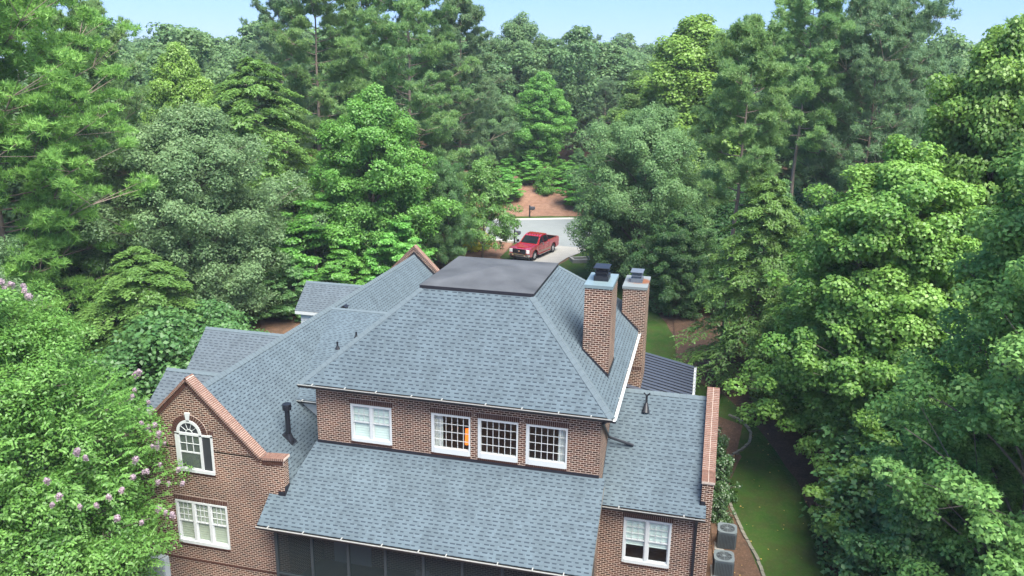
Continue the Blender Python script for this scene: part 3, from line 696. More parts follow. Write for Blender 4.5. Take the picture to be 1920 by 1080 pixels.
mb.face([(PX0, PE_Y, zp(PE_Y)-.14), (PX0, GY-.01, zp(GY)-.25), (-11.6, GY-.01, zp(GY)-.25), (-11.4, WALL_Y, zp(WALL_Y)-.35), (PX1, WALL_Y, zp(WALL_Y)-.35), (PX1, PE_Y, zp(PE_Y)-.14)], 3)
mb.build('porch_roof', [K['shingle'], K['brick'], K['frameblk'], K['room']])
gutter((PX0, PE_Y, zp(PE_Y)), (PX1, PE_Y, zp(PE_Y)), (0, -1, 0))
mb = HB(); mb.box(LX1-.26, LX1+.025, GY-.025, GY-.003, zp(GY)-.02, zp(GY)+.15); mb.box(LX1+.003, LX1+.025, GY-.0, GY+PT, zp(GY)+.0, zp(GY)+.34); mb.build('kneeler_flashing', K['flash'])
fy = -2.05; pz0, pz1 = -7.75, zp(fy)-.12
mb = HB(); mb.box(PX0+.3, PX1-.15, fy-.1, WALL_Y-.01, pz0-.16, pz0); mb.build('porch_floor', K['porchfloor'])
posts = np.linspace(-11.95, -.45, 9)
for x in posts:
    mb = HB(); mb.box(x-.05, x+.05, fy-.05, fy+.05, pz0, pz1); mb.build('porch_post', K['frameblk'])
mb = HB(); mb.box(PX0+.5, PX1-.2, fy-.045, fy+.045, pz1-.16, pz1+.02); mb.box(PX0+.5, PX1-.2, fy-.04, fy+.04, pz0+.9, pz0+.97); mb.build('porch_rail', K['frameblk'])
mb = HB()
for a, b in zip(posts[:-1], posts[1:]): mb.face([(a+.05, fy, pz0), (b-.05, fy, pz0), (b-.05, fy, pz1-.16), (a+.05, fy, pz1-.16)])
mb.build('insect_screen', K['screen'])
mb = HB(); mb.face([(-.45, fy, pz0), (-.45, 1.2, pz0), (-.45, 1.2, zp(WALL_Y)-.4), (-.45, fy, pz1)]); mb.build('porch_side_panel', K['frameblk'])
mb = HB(); mb.box(-10.9, -9.3, WALL_Y-.05, WALL_Y-.004, pz0, -5.3); mb.build('porch_door', K['white'])
mb = HB(); mb.box(-8.4, -4.2, WALL_Y-.05, WALL_Y-.004, -5.2, -4.95); mb.build('porch_trim', K['boxgrey'])
# ---- right wing
REY, REZ, RSL, RRY = .8, -3.8, .76, 4.75
RX1 = 3.57; RP = .4; RXI = RX1-RP
zr_ = lambda yy: REZ+RSL*(yy-REY) if yy < RRY else REZ+RSL*(2*RRY-yy-REY)
mb = HB()
holed_wall(mb, -.447, RX1, GZ, -2.6, RY, [W_RGT])   # runs up behind the parapet kneeler
mb2 = HB()
# trim: rebuild the wall so only the kneeler rises above the eave
mb = HB(); holed_wall(mb, -.447, RX1, GZ, -3.6, RY, [W_RGT]); mb.face([(RXI, RY, -3.6), (RX1, RY, -3.6), (RX1, RY, -2.6), (RXI, RY, -2.6)])
yb = 2*RRY-RY
rprof = [(RY, -2.6), (1.9, -2.58), (RRY, -.45), (2*RRY-1.9, -2.58), (yb, -2.6)]
for xx, s_ in ((RX1, 1), (RXI, -1)):
    P = [(xx, yy, zz) for yy, zz in [(RY, GZ if s_ > 0 else -3.6)]+[(yb, GZ if s_ > 0 else -3.6)]+rprof[::-1]]
    mb.face(P if s_ > 0 else P[::-1], 0, (0, 1, 0), (0, 0, 1))
mb.face([(RX1, yb, GZ), (-.4, yb, GZ), (-.4, yb, -3.6), (RX1, yb, -3.6)]); mb.face([(RX1, yb, -3.6), (RXI, yb, -3.6), (RXI, yb, -2.6), (RX1, yb, -2.6)])
mb.build('right_wing_wall', K['brick'])
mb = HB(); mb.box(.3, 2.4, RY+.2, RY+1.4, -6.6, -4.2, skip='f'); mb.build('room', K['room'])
mb = HB()
slope_face(mb, [(-.45, REY, REZ), (RXI, REY, REZ), (RXI, RRY, zr_(RRY)), (-.45, RRY, zr_(RRY))], (1, 0, 0))
slope_face(mb, [(RXI, REY, REZ), (RXI+.2, REY, REZ), (RXI+.2, RY, zr_(RY)), (RXI, RY, zr_(RY))], (1, 0, 0))
ybe = 2*RRY-REY
slope_face(mb, [(RXI, ybe, REZ), (-.45, ybe, REZ), (-.45, RRY, zr_(RRY)), (RXI, RRY, zr_(RRY))], (-1, 0, 0))
mb.face([(-.45, REY, REZ-.03), (-.45, RY, REZ-.03), (RXI+.2, RY, REZ-.03), (RXI+.2, REY, REZ-.03)], 1)
mb.build('right_wing_roof', [K['shingle'], K['black']])
ridge((-.44, RRY, zr_(RRY)), (RXI-.02, RRY, zr_(RRY)), (0, -1, -RSL), (0, 1, -RSL), .18)
gutter((-.3, REY, REZ), (RXI+.2, REY, REZ), (0, -1, 0))
c0, c1 = RXI-.035, RX1+.04
coping_y(house, (0, 1.9, -2.5), (0, RRY, -.36), c0, c1); coping_y(house, (0, RRY, -.36), (0, 2*RRY-1.9, -2.5), c0, c1)
coping_y(house, (0, RY-.06, -2.53), (0, 1.92, -2.49), c0, c1)
mb = HB(); mb.box(RXI-.03, RXI+.16, RY-.02, RY-.003, zr_(RY)-.02, zr_(RY)+.14); mb.box(RXI-.03, RXI-.004, RY-.02, RY+.5, zr_(RY)+.0, zr_(RY)+.2); mb.build('kneeler_flashing', K['flash'])
mb = HB(); mb.box(3.02, 3.12, RY-.11, RY-.02, GZ+1, REZ-.1); mb.box(3.02, 3.12, REY-.1, RY-.02, REZ-.24, REZ-.1); mb.build('downspout', K['black'])
# downspout from the main eave on to the right wing roof
mb = HB(); mb.cyl((.05, .25, -.1), (.0, .6, -.4), .05, n=8); mb.cyl((.0, .6, -.4), (.0, .62, -.5), .05, n=8)
p0 = Vector((-.35, .5, -.45)); mb = HB()
mb.cyl((-.12, .12, -.1), (-.38, .40, -.42), .05, n=8); mb.cyl((-.38, .4, -.42), (-.38, 2.6, -1.95), .05, n=8); mb.cyl((-.38, 2.6, -1.95), (.55, 2.75, zr_(2.75)+.06), .055, n=8); mb.build('downspout', K['black'])
# pipe boot on the right wing
mb = HB(); bx, by = .86, 4.12; bz = zr_(by); mb.cyl((bx, by-.12, bz-.14), (bx, by+.05, bz+.22), .17, .06, 14); mb.cyl((bx, by+.02, bz+.15), (bx, by+.05, bz+.5), .045, n=10)
mb.cyl((bx, by+.05, bz+.5), (bx-.12, by+.05, bz+.62), .03, n=8); mb.cyl((bx, by+.05, bz+.5), (bx+.12, by+.05, bz+.62), .03, n=8); mb.build('vent_pipe', K['black'])
# ---- standing seam roof over the bay
mx0, mx1, my0, my1, mz0, mz1 = -.44, 2.60, 9.3, 14.55, -3.2, -2.55
zs_ = lambda x: mz1+(mz0-mz1)*(x-mx0)/(mx1-mx0)
mb = HB(); mb.face([(mx0, my0, mz1), (mx1, my0, mz0), (mx1, my1, mz0), (mx0, my1, mz1)])
mb.face([(mx0, my1, mz1), (mx1, my1, mz0), (mx1+.05, my1+1.0, mz0-.35), (mx0, my1+1.0, mz0-.1)])
for k in range(1, 14):
    yy = my0+(my1-my0)*k/14; mb.face([(mx0, yy-.012, mz1+.045), (mx1, yy-.012, mz0+.045), (mx1, yy+.012, mz0+.045), (mx0, yy+.012, mz1+.045)], 1)
    mb.face([(mx0, yy-.012, mz1), (mx1, yy-.012, mz0), (mx1, yy-.012, mz0+.045), (mx0, yy-.012, mz1+.045)], 1); mb.face([(mx1, yy+.012, mz0), (mx0, yy+.012, mz1), (mx0, yy+.012, mz1+.045), (mx1, yy+.012, mz0+.045)], 1)
mb.box(mx0, mx1, my1-.05, my1+.05, mz0+.0, mz0+.03) if False else None
mb.build('metal_roof', [K['seam'], K['black']])
gutter((mx1, my1, mz0), (mx1, my0, mz0), (1, 0, 0), mats=[K['white'], K['white']], hang=.5, wdt=.12)
mb = HB(); mb.box(mx0, mx1-.3, my0, my1+.5, GZ, mz0-.15); mb.build('bay_wall', K['brick'])
# ---- chimneys
def chimney(x0, x1, y0, y1, z0, z1, flash_pts, soldier_z=None, rusty=False, cap_col='black'):
    mb = HB(); mb.box(x0, x1, y0, y1, z0, z1-.12); ch = mb.build('chimney', K['brick'])
    mb = HB(); mb.box(x0-.035, x1+.035, y0-.035, y1+.035, z1-.12, z1); sub(ch, mb, 'chimney_cap', K['capmetal'] if not rusty else K['rustcap'])
    cx, cy = (x0+x1)/2, (y0+y1)/2+.05; mb = HB()
    mb.box(cx-.27, cx+.27, cy-.36, cy+.36, z1, z1+.18); mb.box(cx-.20, cx+.20, cy-.28, cy+.28, z1+.18, z1+.42)
    mb.box(cx-.245, cx+.245, cy-.34, cy+.34, z1+.29, z1+.325)
    for a in (-.2, .2):
        for b in (-.28, .28): mb.box(cx+a-.015, cx+a+.015, cy+b-.015, cy+b+.015, z1+.42, z1+.47)
    mb.box(cx-.29, cx+.29, cy-.39, cy+.39, z1+.47, z1+.50)
    sub(ch, mb, 'flue_hood', [K['black']] if not rusty else [K['hoodgrey']])
    mb = HB()
    for P in flash_pts: mb.face(P)
    sub(ch, mb, 'flashing', K['flash'])
    if soldier_z: soldier(ch, x0+.02, x1-.02, soldier_z, y0, .2)
    return ch
m, n, l, b = mat('rust_stained_cap'); q = NB(n, l); setp(b, rough=.6)
tc = n.new('ShaderNodeTexCoord'); mp = n.new('ShaderNodeMapping'); mp.inputs['Location'].default_value = (-5.85+.0, -6.75, -10.1); l.new(tc.outputs['Object'], mp.inputs[0])
gr = n.new('ShaderNodeVectorMath'); gr.operation = 'LENGTH'; sx = n.new('ShaderNodeSeparateXYZ'); l.new(mp.outputs[0], sx.inputs[0]); cx_ = n.new('ShaderNodeCombineXYZ'); l.new(sx.outputs[0], cx_.inputs[0]); l.new(sx.outputs[1], cx_.inputs[1]); l.new(cx_.outputs[0], gr.inputs[0])
no = n.new('ShaderNodeTexNoise'); no.inputs['Scale'].default_value = 5; l.new(tc.outputs['Object'], no.inputs[0])
rr = q.m('ADD', gr.outputs['Value'], q.m('MULTIPLY', no.outputs['Fac'], .5)); st = n.new('ShaderNodeMapRange'); st.inputs['From Min'].default_value = .66; st.inputs['From Max'].default_value = .86; l.new(rr, st.inputs['Value'])
l.new(q.mix(st.outputs[0], (.17, .065, .025), (.16, .185, .19)), b.inputs['Base Color']); K['rustcap'] = m
K['hoodgrey'] = simple('hood_grey', (.10, .12, .15), .45, var=.25, scale=6)
zs1 = lambda x: -sS*x
chimney(-1.5, -.52, 2.46, 4.3, -.5, 4.0, [[(-1.52, 2.44, zs1(-1.5)-.1), (-.50, 2.44, zs1(-.52)-.1), (-.50, 2.44, zs1(-.52)+.12), (-1.52, 2.44, zs1(-1.5)+.12)],
        [(-.5, 2.44, zs1(-.5)-.1), (-.5, 4.32, zs1(-.5)-.1), (-.5, 4.32, zs1(-.5)+.2), (-.5, 2.44, zs1(-.5)+.2)]])
chimney(-.80, .25, 9.66, 11.7, GZ, 2.12, [[(-.82, 9.64, zs1(-.8)-.1), (0, 9.64, zs1(0)-.05), (0, 9.64, zs1(0)+.14), (-.82, 9.64, zs1(-.8)+.14)]], soldier_z=-1.85, rusty=True)
# ---- roof furniture
mb = HB(); vx, vy = -12.95, 1.0; vz = zl(vx); mb.cyl((vx, vy, vz-.1), (vx, vy, vz+1.28), .10, n=16); mb.cyl((vx, vy, vz+1.2), (vx, vy, vz+1.44), .175, n=20); mb.cyl((vx+.03, vy, vz-.15), (vx, vy, vz+.16), .2, .12, 16)
mb.box(-.26, .34, -.2, .2, -.0, .025, 0, Matrix.Rotation(math.atan(LS), 3, 'Y'), (vx, vy, vz)); mb.build('flue_pipe', K['black'])
for (x, y_, hh) in ((-13.6, 6.95, .34), (-13.1, 7.95, .3)):
    mb = HB(); z = zc(y_); mb.cyl((x, y_, z-.05), (x, y_, z+hh), .045, n=10); mb.cyl((x, y_, z-.03), (x, y_, z+.13), .13, .055, 12); mb.build('vent_pipe', K['black'])
mb = HB(); x, y_ = -15.15, 11.1; z = zl(x); mb.box(x-.12, x+.12, y_-.12, y_+.12, z-.2, z+.24); mb.prism([(x-.17, y_-.17, z+.24), (x+.17, y_-.17, z+.24), (x+.0, y_-.17, z+.34)], (0, .34, 0)); mb.build('box_vent', K['black'])
# twin security lights at the porch corner
mb = HB(); lx_, ly_, lz_ = PX0+.55, fy-.08, zp(fy)-.25
mb.box(lx_-.06, lx_+.06, ly_-.03, ly_+.02, lz_-.06, lz_+.06)
for a in (-1, 1): mb.cyl((lx_+a*.05, ly_-.03, lz_), (lx_+a*.16, ly_-.16, lz_-.06), .035, .075, 10)
mb.build('security_light', K['white'])
# porch table-top and chair seen through the screen
ch = empty('patio_chair', (-6.75, -1.2, pz0)); tag(ch, 'pale speckled patio chair behind the dark porch screen', 'chair')
mb = MB(); mb.box(-.28, .28, -.3, .3, .42, .52); mb.build('seat', simple('speckled_cushion', (.42, .40, .36), .9, var=.7, scale=14), ch, bevel=.03)
mb = MB(); mb.box(-.28, .28, .3, .4, .5, 1.1, 0, Matrix.Rotation(R(-12), 3, 'X')); mb.build('backrest', bpy.data.materials['speckled_cushion'], ch, bevel=.03)
for a in (-1, 1):
    for b in (-1, 1):
        mb = MB(); mb.box(a*.25-.02, a*.25+.02, b*.26-.02, b*.26+.02, 0, .42); mb.build('leg', K['frameblk'], ch)
    mb = MB(); mb.box(a*.3-.03, a*.3+.03, -.3, .32, .62, .66); mb.box(a*.3-.02, a*.3+.02, -.28, -.24, .42, .62); mb.build('armrest', K['frameblk'], ch)
# lit lamp in the upper room
lp = empty('floor_lamp', (-5.52, 1.0, -3.1)); tag(lp, 'lit lamp with orange shade behind the upper grid window', 'lamp')
mb = MB(); mb.cyl((0, 0, 0), (0, 0, .03), .13, n=16); mb.cyl((0, 0, .03), (0, 0, .95), .018, n=8); mb.build('stand', K['black'], lp)
mb = MB(); mb.cyl((0, 0, .93), (0, 0, 1.55), .085, .06, 18, caps=False); mb.build('lamp_shade', emit_mat('lamp_glow', (1, .20, .02), .62), lp)
ld = bpy.data.lights.new('lamp_light', 'POINT'); lo = bpy.data.objects.new('lamp_light', ld); COL.objects.link(lo); lo.parent = lp; lo.location = (-.1, .25, 1.4); ld.energy = 5; ld.color = (1, .45, .15); ld.shadow_soft_size = .1
# utility box on the gable wall
ub = empty('utility_box', (-17.6, GY, -8.3)); tag(ub, 'grey utility cabinet on the brick wall beside the flowering shrub', 'utility box')
mb = MB(); mb.box(-.5, .42, -.3, -.005, -.9, .9); mb.build('cabinet', K['boxgrey'], ub, bevel=.015)
mb = MB(); mb.box(-.46, .38, -.325, -.302, -.86, .86); mb.build('door', K['boxgrey'], ub, bevel=.008)
mb = MB(); mb.cyl((-.3, -.4, .62), (-.3, -.32, .62), .09, n=14); mb.build('dial', K['white'], ub)

# ================================================================ air conditioners
def make_ac():
    r = empty('air_conditioner')
    mb = MB(); mb.box(-.37, .37, -.37, .37, .06, .80); mb.build('casing', K['acgrey'], r, bevel=.05)
    mb = MB()
    for s in range(4):
        rot = Matrix.Rotation(s*math.pi/2, 3, 'Z')
        for k in range(11): mb.box(-.29+k*.056, -.272+k*.056, -.384, -.372, .14, .72, 0, rot)
    mb.build('louvre', K['acdark'], r)
    mb = MB(); arcr = [(0.37, .31)]
    n = 28
    for k in range(n):
        t0, t1 = 2*math.pi*k/n, 2*math.pi*(k+1)/n
        def sq(t):
            c, s = math.cos(t), math.sin(t); f = .385/max(abs(c), abs(s)); f = min(f, .47); return c*f, s*f
        a, b = sq(t0), sq(t1)
        mb.face([(.30*math.cos(t0), .30*math.sin(t0), .83), (*a, .83), (*b, .83), (.30*math.cos(t1), .30*math.sin(t1), .83)]); mb.face([(*a, .83), (*a, .79), (*b, .79), (*b, .83)])
        mb.face([(.30*math.cos(t0), .30*math.sin(t0), .83), (.30*math.cos(t1), .30*math.sin(t1), .83), (.30*math.cos(t1), .30*math.sin(t1), .805), (.30*math.cos(t0), .30*math.sin(t0), .805)])
    mb.build('top_ring', K['acring'], r)
    mb = MB(); mb.cyl((0, 0, .803), (0, 0, .806), .30, n=28); mb.build('fan_well', K['acdark'], r)
    mb = MB()
    for rr in (.09, .15, .21, .27):
        for k in range(28):
            t0, t1 = 2*math.pi*k/28, 2*math.pi*(k+1)/28; mb.cyl((rr*math.cos(t0), rr*math.sin(t0), .835), (rr*math.cos(t1), rr*math.sin(t1), .835), .006, n=4, caps=False)
    for k in range(8): mb.cyl((.05*math.cos(k*.785), .05*math.sin(k*.785), .835), (.30*math.cos(k*.785), .30*math.sin(k*.785), .83), .007, n=4)
    mb.cyl((0, 0, .82), (0, 0, .842), .06, n=14); mb.build('fan_guard', K['acring'], r)
    mb = MB(); mb.box(-.45, .45, -.45, .45, 0, .06); mb.build('pad', K['conc'], r)
    return r
def copy_tree(o, parent=None):
    c = o.copy(); COL.objects.link(c); c.parent = parent
    for ch_ in list(o.children): copy_tree(ch_, c)
    return c
ac0 = make_ac()
for i, (x, y_, lab) in enumerate(((4.40, 4.95, 'grey air conditioner farthest from the window, beside the lawn edging'), (4.26, 3.05, 'grey air conditioner in the middle of the row by the brick wall'), (4.12, 1.35, 'grey air conditioner nearest the bottom edge, only its top showing'))):
    o = ac0 if i == 0 else copy_tree(ac0); o.location = (x, y_, ground_z(x, y_)+.0); o.rotation_euler = (0, 0, R(2*i)); tag(o, lab, 'air conditioner', 'air conditioners along the right wall')
# garden edging
def edging(P, lab, w_=.13, h=.14):
    mb = MB(); rng = random.Random(len(P)*7)
    P = np.array(P, float); s = np.r_[0, np.cumsum(np.hypot(*np.diff(P, axis=0).T))]; n = int(s[-1]/.34)
    Q = np.array([np.interp(np.linspace(0, s[-1], n+1), s, P[:, i]) for i in (0, 1)]).T
    for a, b in zip(Q[:-1], Q[1:]):
        d = Vector((*(b-a), 0)); L = d.length; ang = math.atan2(d.y, d.x)+rng.uniform(-.05, .05); z = ground_z(*a)
        mb.box(.008, L-.008, -w_/2, w_/2, -.1, h+rng.uniform(-.02, .03), 0, Matrix.Rotation(ang, 3, 'Z'), (a[0], a[1], z))
    tag(mb.build('garden_edging', K['timber']), lab, 'edging')
edging([(5.95, .5), (5.85, 2.6), (5.6, 4.2), (5.1, 5.8), (4.75, 7.3), (4.4, 8.7)], 'stone garden edging curving past the air conditioners')
edging([(4.2, 11.2), (4.6, 11.9), (5.2, 12.6), (5.6, 13.3), (5.7, 14.4), (5.3, 15.4), (4.6, 16.0)], 'stone garden edging curving round the bare bed beside the lawn')
loft('garden_bed', [(4.1, -4), (4.0, 2), (3.7, 8), (3.7, 16)], [(5.9, -4), (5.8, 2.6), (4.5, 8.6), (5.3, 15)], K['litter'], .085, 24, 6, label='bare brown bed along the right wall')

# ================================================================ pickup truck
def make_truck():
    r = empty('pickup_truck')
    red, n, l, b = mat('red_car_paint'); setp(b, col=(.29, .006, .013), rough=.25, spec=.6, coat=1); b.inputs['Coat Roughness'].default_value = .04
    chrome = simple('chrome', (.75, .75, .76), .16, metal=1, var=.02); dark = K['black']; tyre = simple('tyre_rubber', (.016, .016, .018), .85)
    tint = simple('tinted_glass', (.010, .014, .02), .05, spec=.8, var=.1); rimm = simple('alloy_rim', (.55, .56, .58), .3, metal=.7, var=.05)
    # x forward (nose at +2.93), y to the driver's left
    def loft_x(secs, name, m, bevel=.03, parent=r):
        """secs: list of (x, half width bottom, half width top, z0, z1)"""
        mb = MB(); R_ = []
        for x, wb, wt, z0, z1 in secs: R_.append([(x, -wb, z0), (x, wb, z0), (x, wb, z0+(z1-z0)*.55), (x, wt, z1), (x, -wt, z1), (x, -wb, z0+(z1-z0)*.55)])
        for A, B in zip(R_[:-1], R_[1:]):
            for i in range(6): mb.face([A[i], A[(i+1) % 6], B[(i+1) % 6], B[i]])
        mb.face(R_[0][::-1]); mb.face(R_[-1]); return mb.build(name, m, parent, bevel=bevel)
    arch = [(-1.86, .56), (1.82, .56)]
    # side outline with wheel arches, extruded
    def outline(pts_low_z, top):
        P = []; xs = [-2.9]
        P.append((-2.9, .48)); 
        for cx, rr in arch:
            for k in range(13):
                t = math.pi-math.pi*k/12; P.append((cx+rr*math.cos(t), .40+rr*.98*math.sin(t)))
        P += [(2.86, .46), (2.93, .62)]
        return P+top
    body_top = [(2.92, .98), (2.86, 1.10), (2.5, 1.17), (1.35, 1.24), (1.1, 1.25), (-.95, 1.28), (-1.0, 1.32), (-2.88, 1.34), (-2.93, 1.25), (-2.93, .6)]
    P = outline(.45, body_top); mb = MB()
    hw = .99
    for s in (1, -1):
        F = [(x, s*(hw-.035*abs(z-.95)), z) for x, z in P]; mb.face(F if s < 0 else F[::-1])
    n_ = len(P)
    for i in range(n_):
        (x0, z0), (x1, z1) = P[i], P[(i+1) % n_]
        ya, yb_ = hw-.035*abs(z0-.95), hw-.035*abs(z1-.95)
        if -2.9 < (x0+x1)/2 < -.96 and z0 > 1.3 and z1 > 1.3: continue     # open bed
        mb.face([(x0, -ya, z0), (x0, ya, z0), (x1, yb_, z1), (x1, -yb_, z1)])
    for s in (1, -1):   # bed rails
        mb.face([(-1.0, s*.97, 1.32), (-2.88, s*.97, 1.34), (-2.88, s*.86, 1.34), (-1.0, s*.86, 1.32)])
    mb.face([(-2.88, -.97, 1.34), (-2.88, .97, 1.34), (-2.80, .97, 1.34), (-2.80, -.97, 1.34)])
    body = mb.build('body', red, r)
    mb = MB(); mb.face([(-1.02, .86, .85), (-2.82, .86, .85), (-2.82, -.86, .85), (-1.02, -.86, .85)])
    for s in (1, -1): mb.face([(-1.02, s*.86, .85), (-2.82, s*.86, .85), (-2.82, s*.86, 1.335), (-1.02, s*.86, 1.315)])
    mb.face([(-2.82, -.86, .85), (-2.82, .86, .85), (-2.82, .86, 1.335), (-2.82, -.86, 1.335)]); mb.face([(-1.02, .86, .85), (-1.02, -.86, .85), (-1.02, -.86, 1.3), (-1.02, .86, 1.3)]); mb.build('cargo_bed', dark, r)
    # hood bulge
    mb = MB()
    for a, b2 in ((-.62, -.28), (.28, .62)): mb.prism([(2.6, a, 1.155), (2.6, b2, 1.155), (2.45, b2-.03, 1.215), (2.45, a+.03, 1.215)], (0, 0, 0.001)) if False else None
    mb.prism([(1.35, -.55, 1.24), (2.62, -.42, 1.155), (2.62, .42, 1.155), (1.35, .55, 1.24)], (0, 0, .035)); mb.build('hood', red, r, bevel=.02)
    # cab
    cab = [(1.22, .92, .9, 1.2, 1.25), (.45, .92, .74, 1.22, 1.86), (.1, .93, .755, 1.22, 1.94), (-.6, .93, .76, 1.24, 1.95), (-.78, .93, .75, 1.25, 1.9), (-.98, .92, .84, 1.25, 1.32)]
    mb = MB(); rows = []
    for x, wb, wt, z0, z1 in cab: rows.append([(x, -wb, z0), (x, wb, z0), (x, wt, z1), (x, -wt, z1)])
    for A, B in zip(rows[:-1], rows[1:]):
        for i in range(4): mb.face([A[i], A[(i+1) % 4], B[(i+1) % 4], B[i]])
    mb.face(rows[0][::-1]); mb.face(rows[-1]); mb.build('cab', red, r)
    mb = MB()
    for k in range(5): mb.box(-.62, .3, -.5+k*.25-.05, -.5+k*.25+.05, 1.942, 1.962)
    mb.build('roof_rib', red, r)
    # glass, proud of the cab skin
    def panel(name, pts, off, m=tint):
        P = [Vector(p) for p in pts]; nn = (P[1]-P[0]).cross(P[2]-P[0]).normalized()*off; mb = MB(); mb.prism([p+nn for p in P], -nn*.5); return mb.build(name, m, r)
    panel('windshield', [(1.17, .80, 1.285), (1.17, -.80, 1.285), (.5, -.68, 1.82), (.5, .68, 1.82)], -.012)
    panel('rear_window', [(-.96, -.72, 1.36), (-.96, .72, 1.36), (-.80, .66, 1.86), (-.80, -.66, 1.86)], -.012)
    for s in (1, -1):
        o = -.012*s
        for pts in ([(1.0, s*.925, 1.30), (.18, s*.925, 1.30), (.18, s*.785, 1.85), (.42, s*.78, 1.82)], [(.10, s*.925, 1.30), (-.74, s*.925, 1.31), (-.70, s*.785, 1.84), (.10, s*.785, 1.87)]):
            P = [(x, y, z) for x, y, z in pts]; panel('side_window', P, .012*s if True else o)
        mb = MB(); mb.cyl((.95, s*1.0, 1.30), (.95, s*1.12, 1.33), .03, n=6); mb.box(.88, 1.0, s*1.20-.11, s*1.20+.11, 1.25, 1.47); mb.build('mirror', dark if s < 0 else chrome, r, bevel=.02)
        mb = MB()
        for x in (.25, -.62): mb.box(x-.12, x+.12, s*.995-.012, s*.995+.012, 1.11, 1.15)
        mb.build('door_handle', chrome, r)
        mb = MB(); mb.box(-1.15, 1.15, s*.98-.075, s*.98+.075, .36, .42); mb.build('running_board', chrome, r, bevel=.015)
        mb = MB()
        for x in (1.08, .14, -.86): mb.box(x-.006, x+.006, s*.992-.004, s*.992+.004, .5, 1.24)
        mb.build('door_seam', dark, r)
        mb = MB(); mb.box(-1.25, 1.22, s*.988-.008, s*.988+.008, .52, .70); mb.build('lower_panel', simple('bronze_trim', (.30, .20, .16), .35, metal=.4), r)
        # lights
        mb = MB(); mb.prism([(2.95, s*.96, .78), (2.95, s*.66, .78), (2.95, s*.66, 1.08), (2.93, s*.95, 1.06)], (-.18, 0, 0)); mb.build('headlight', simple('headlight_lens', (.75, .76, .78), .15, var=.3, scale=9), r, bevel=.015)
        mb = MB(); mb.box(-2.96, -2.9, s*.9-.08, s*.9+.08, .85, 1.22); mb.build('tail_light', simple('tail_lens', (.25, .01, .01), .2), r)
    mb = MB(); mb.box(2.9, 2.965, -.62, .62, .72, 1.10); gr_ = mb.build('grille', dark, r, bevel=.02)
    mb = MB()
    for k in range(3): mb.box(2.965, 2.985, -.56, .56, .78+k*.12, .805+k*.12)
    mb.box(2.962, 2.99, -.62, -.57, .72, 1.10); mb.box(2.962, 2.99, .57, .62, .72, 1.10); mb.build('grille_bar', dark, gr_)
    mb = MB(); mb.cyl((2.985, 0, .93), (3.0, 0, .93), .075, n=14); mb.build('badge', chrome, gr_)
    mb = MB(); mb.box(2.80, 3.06, -.98, .98, .50, .70); fb = mb.build('front_bumper', chrome, r, bevel=.04)
    mb = MB(); mb.box(3.055, 3.07, -.5, .5, .53, .64); mb.box(3.055, 3.07, -.86, -.64, .54, .64); mb.box(3.055, 3.07, .64, .86, .54, .64); mb.build('bumper_inset', dark, fb)
    mb = MB(); mb.box(2.7, 2.95, -.9, .9, .30, .50); mb.build('air_dam', dark, r, bevel=.02)
    mb = MB(); mb.box(-3.05, -2.9, -.96, .96, .48, .66); mb.build('rear_bumper', chrome, r, bevel=.03)
    mb = MB(); mb.box(-2.7, 2.7, -.75, .75, .36, .62); mb.build('chassis', dark, r)
    for cx, _ in arch:
        for s in (1, -1):
            mb = MB(); y0, y1 = s*.97, s*.70
            prof = [(.24, y0), (.37, y0-s*.0), (.405, y0-s*.04), (.405, y1+s*.04), (.37, y1), (.2, y1)]
            N = 28
            for k in range(N):
                t0, t1 = 2*math.pi*k/N, 2*math.pi*(k+1)/N
                for (r0, a), (r1, b2) in zip(prof[:-1], prof[1:]):
                    mb.face([(cx+r0*math.cos(t0), a, .405+r0*math.sin(t0)), (cx+r1*math.cos(t0), b2, .405+r1*math.sin(t0)), (cx+r1*math.cos(t1), b2, .405+r1*math.sin(t1)), (cx+r0*math.cos(t1), a, .405+r0*math.sin(t1))])
            wh = mb.build('wheel', tyre, r, smooth_=False)
            mb = MB(); mb.cyl((cx, s*.90, .405), (cx, s*.925, .405), .25, n=24)
            for k in range(6):
                t = k*math.pi/3; mb.box(.05, .235, -.032, .032, -.008, .03, 0, Matrix.Rotation(-math.pi/2*s, 3, 'X') @ Matrix.Rotation(t, 3, 'Z'), (cx, s*.935, .405))
            mb.cyl((cx, s*.93, .405), (cx, s*.965, .405), .06, n=12); mb.build('rim', rimm, wh)
            mb = MB(); mb.cyl((cx, s*.65, .405), (cx, s*.91, .405), .5, n=20, caps=False); mb.build('wheel_well', dark, r)
    return r
tr = make_truck(); f0, r0 = Vector((-11.51, 40.67, 0)), Vector((-10.59, 44.25, 0)); fw = (f0-r0).normalized(); left = Vector((-fw.y, fw.x, 0))
mid = (f0+r0)/2-left*.84; tr.location = (mid.x, mid.y, ground_z(mid.x, mid.y)+.08); tr.rotation_euler = (0, 0, math.atan2(fw.y, fw.x)); tag(tr, 'red four-door pickup truck parked on the concrete driveway', 'truck')

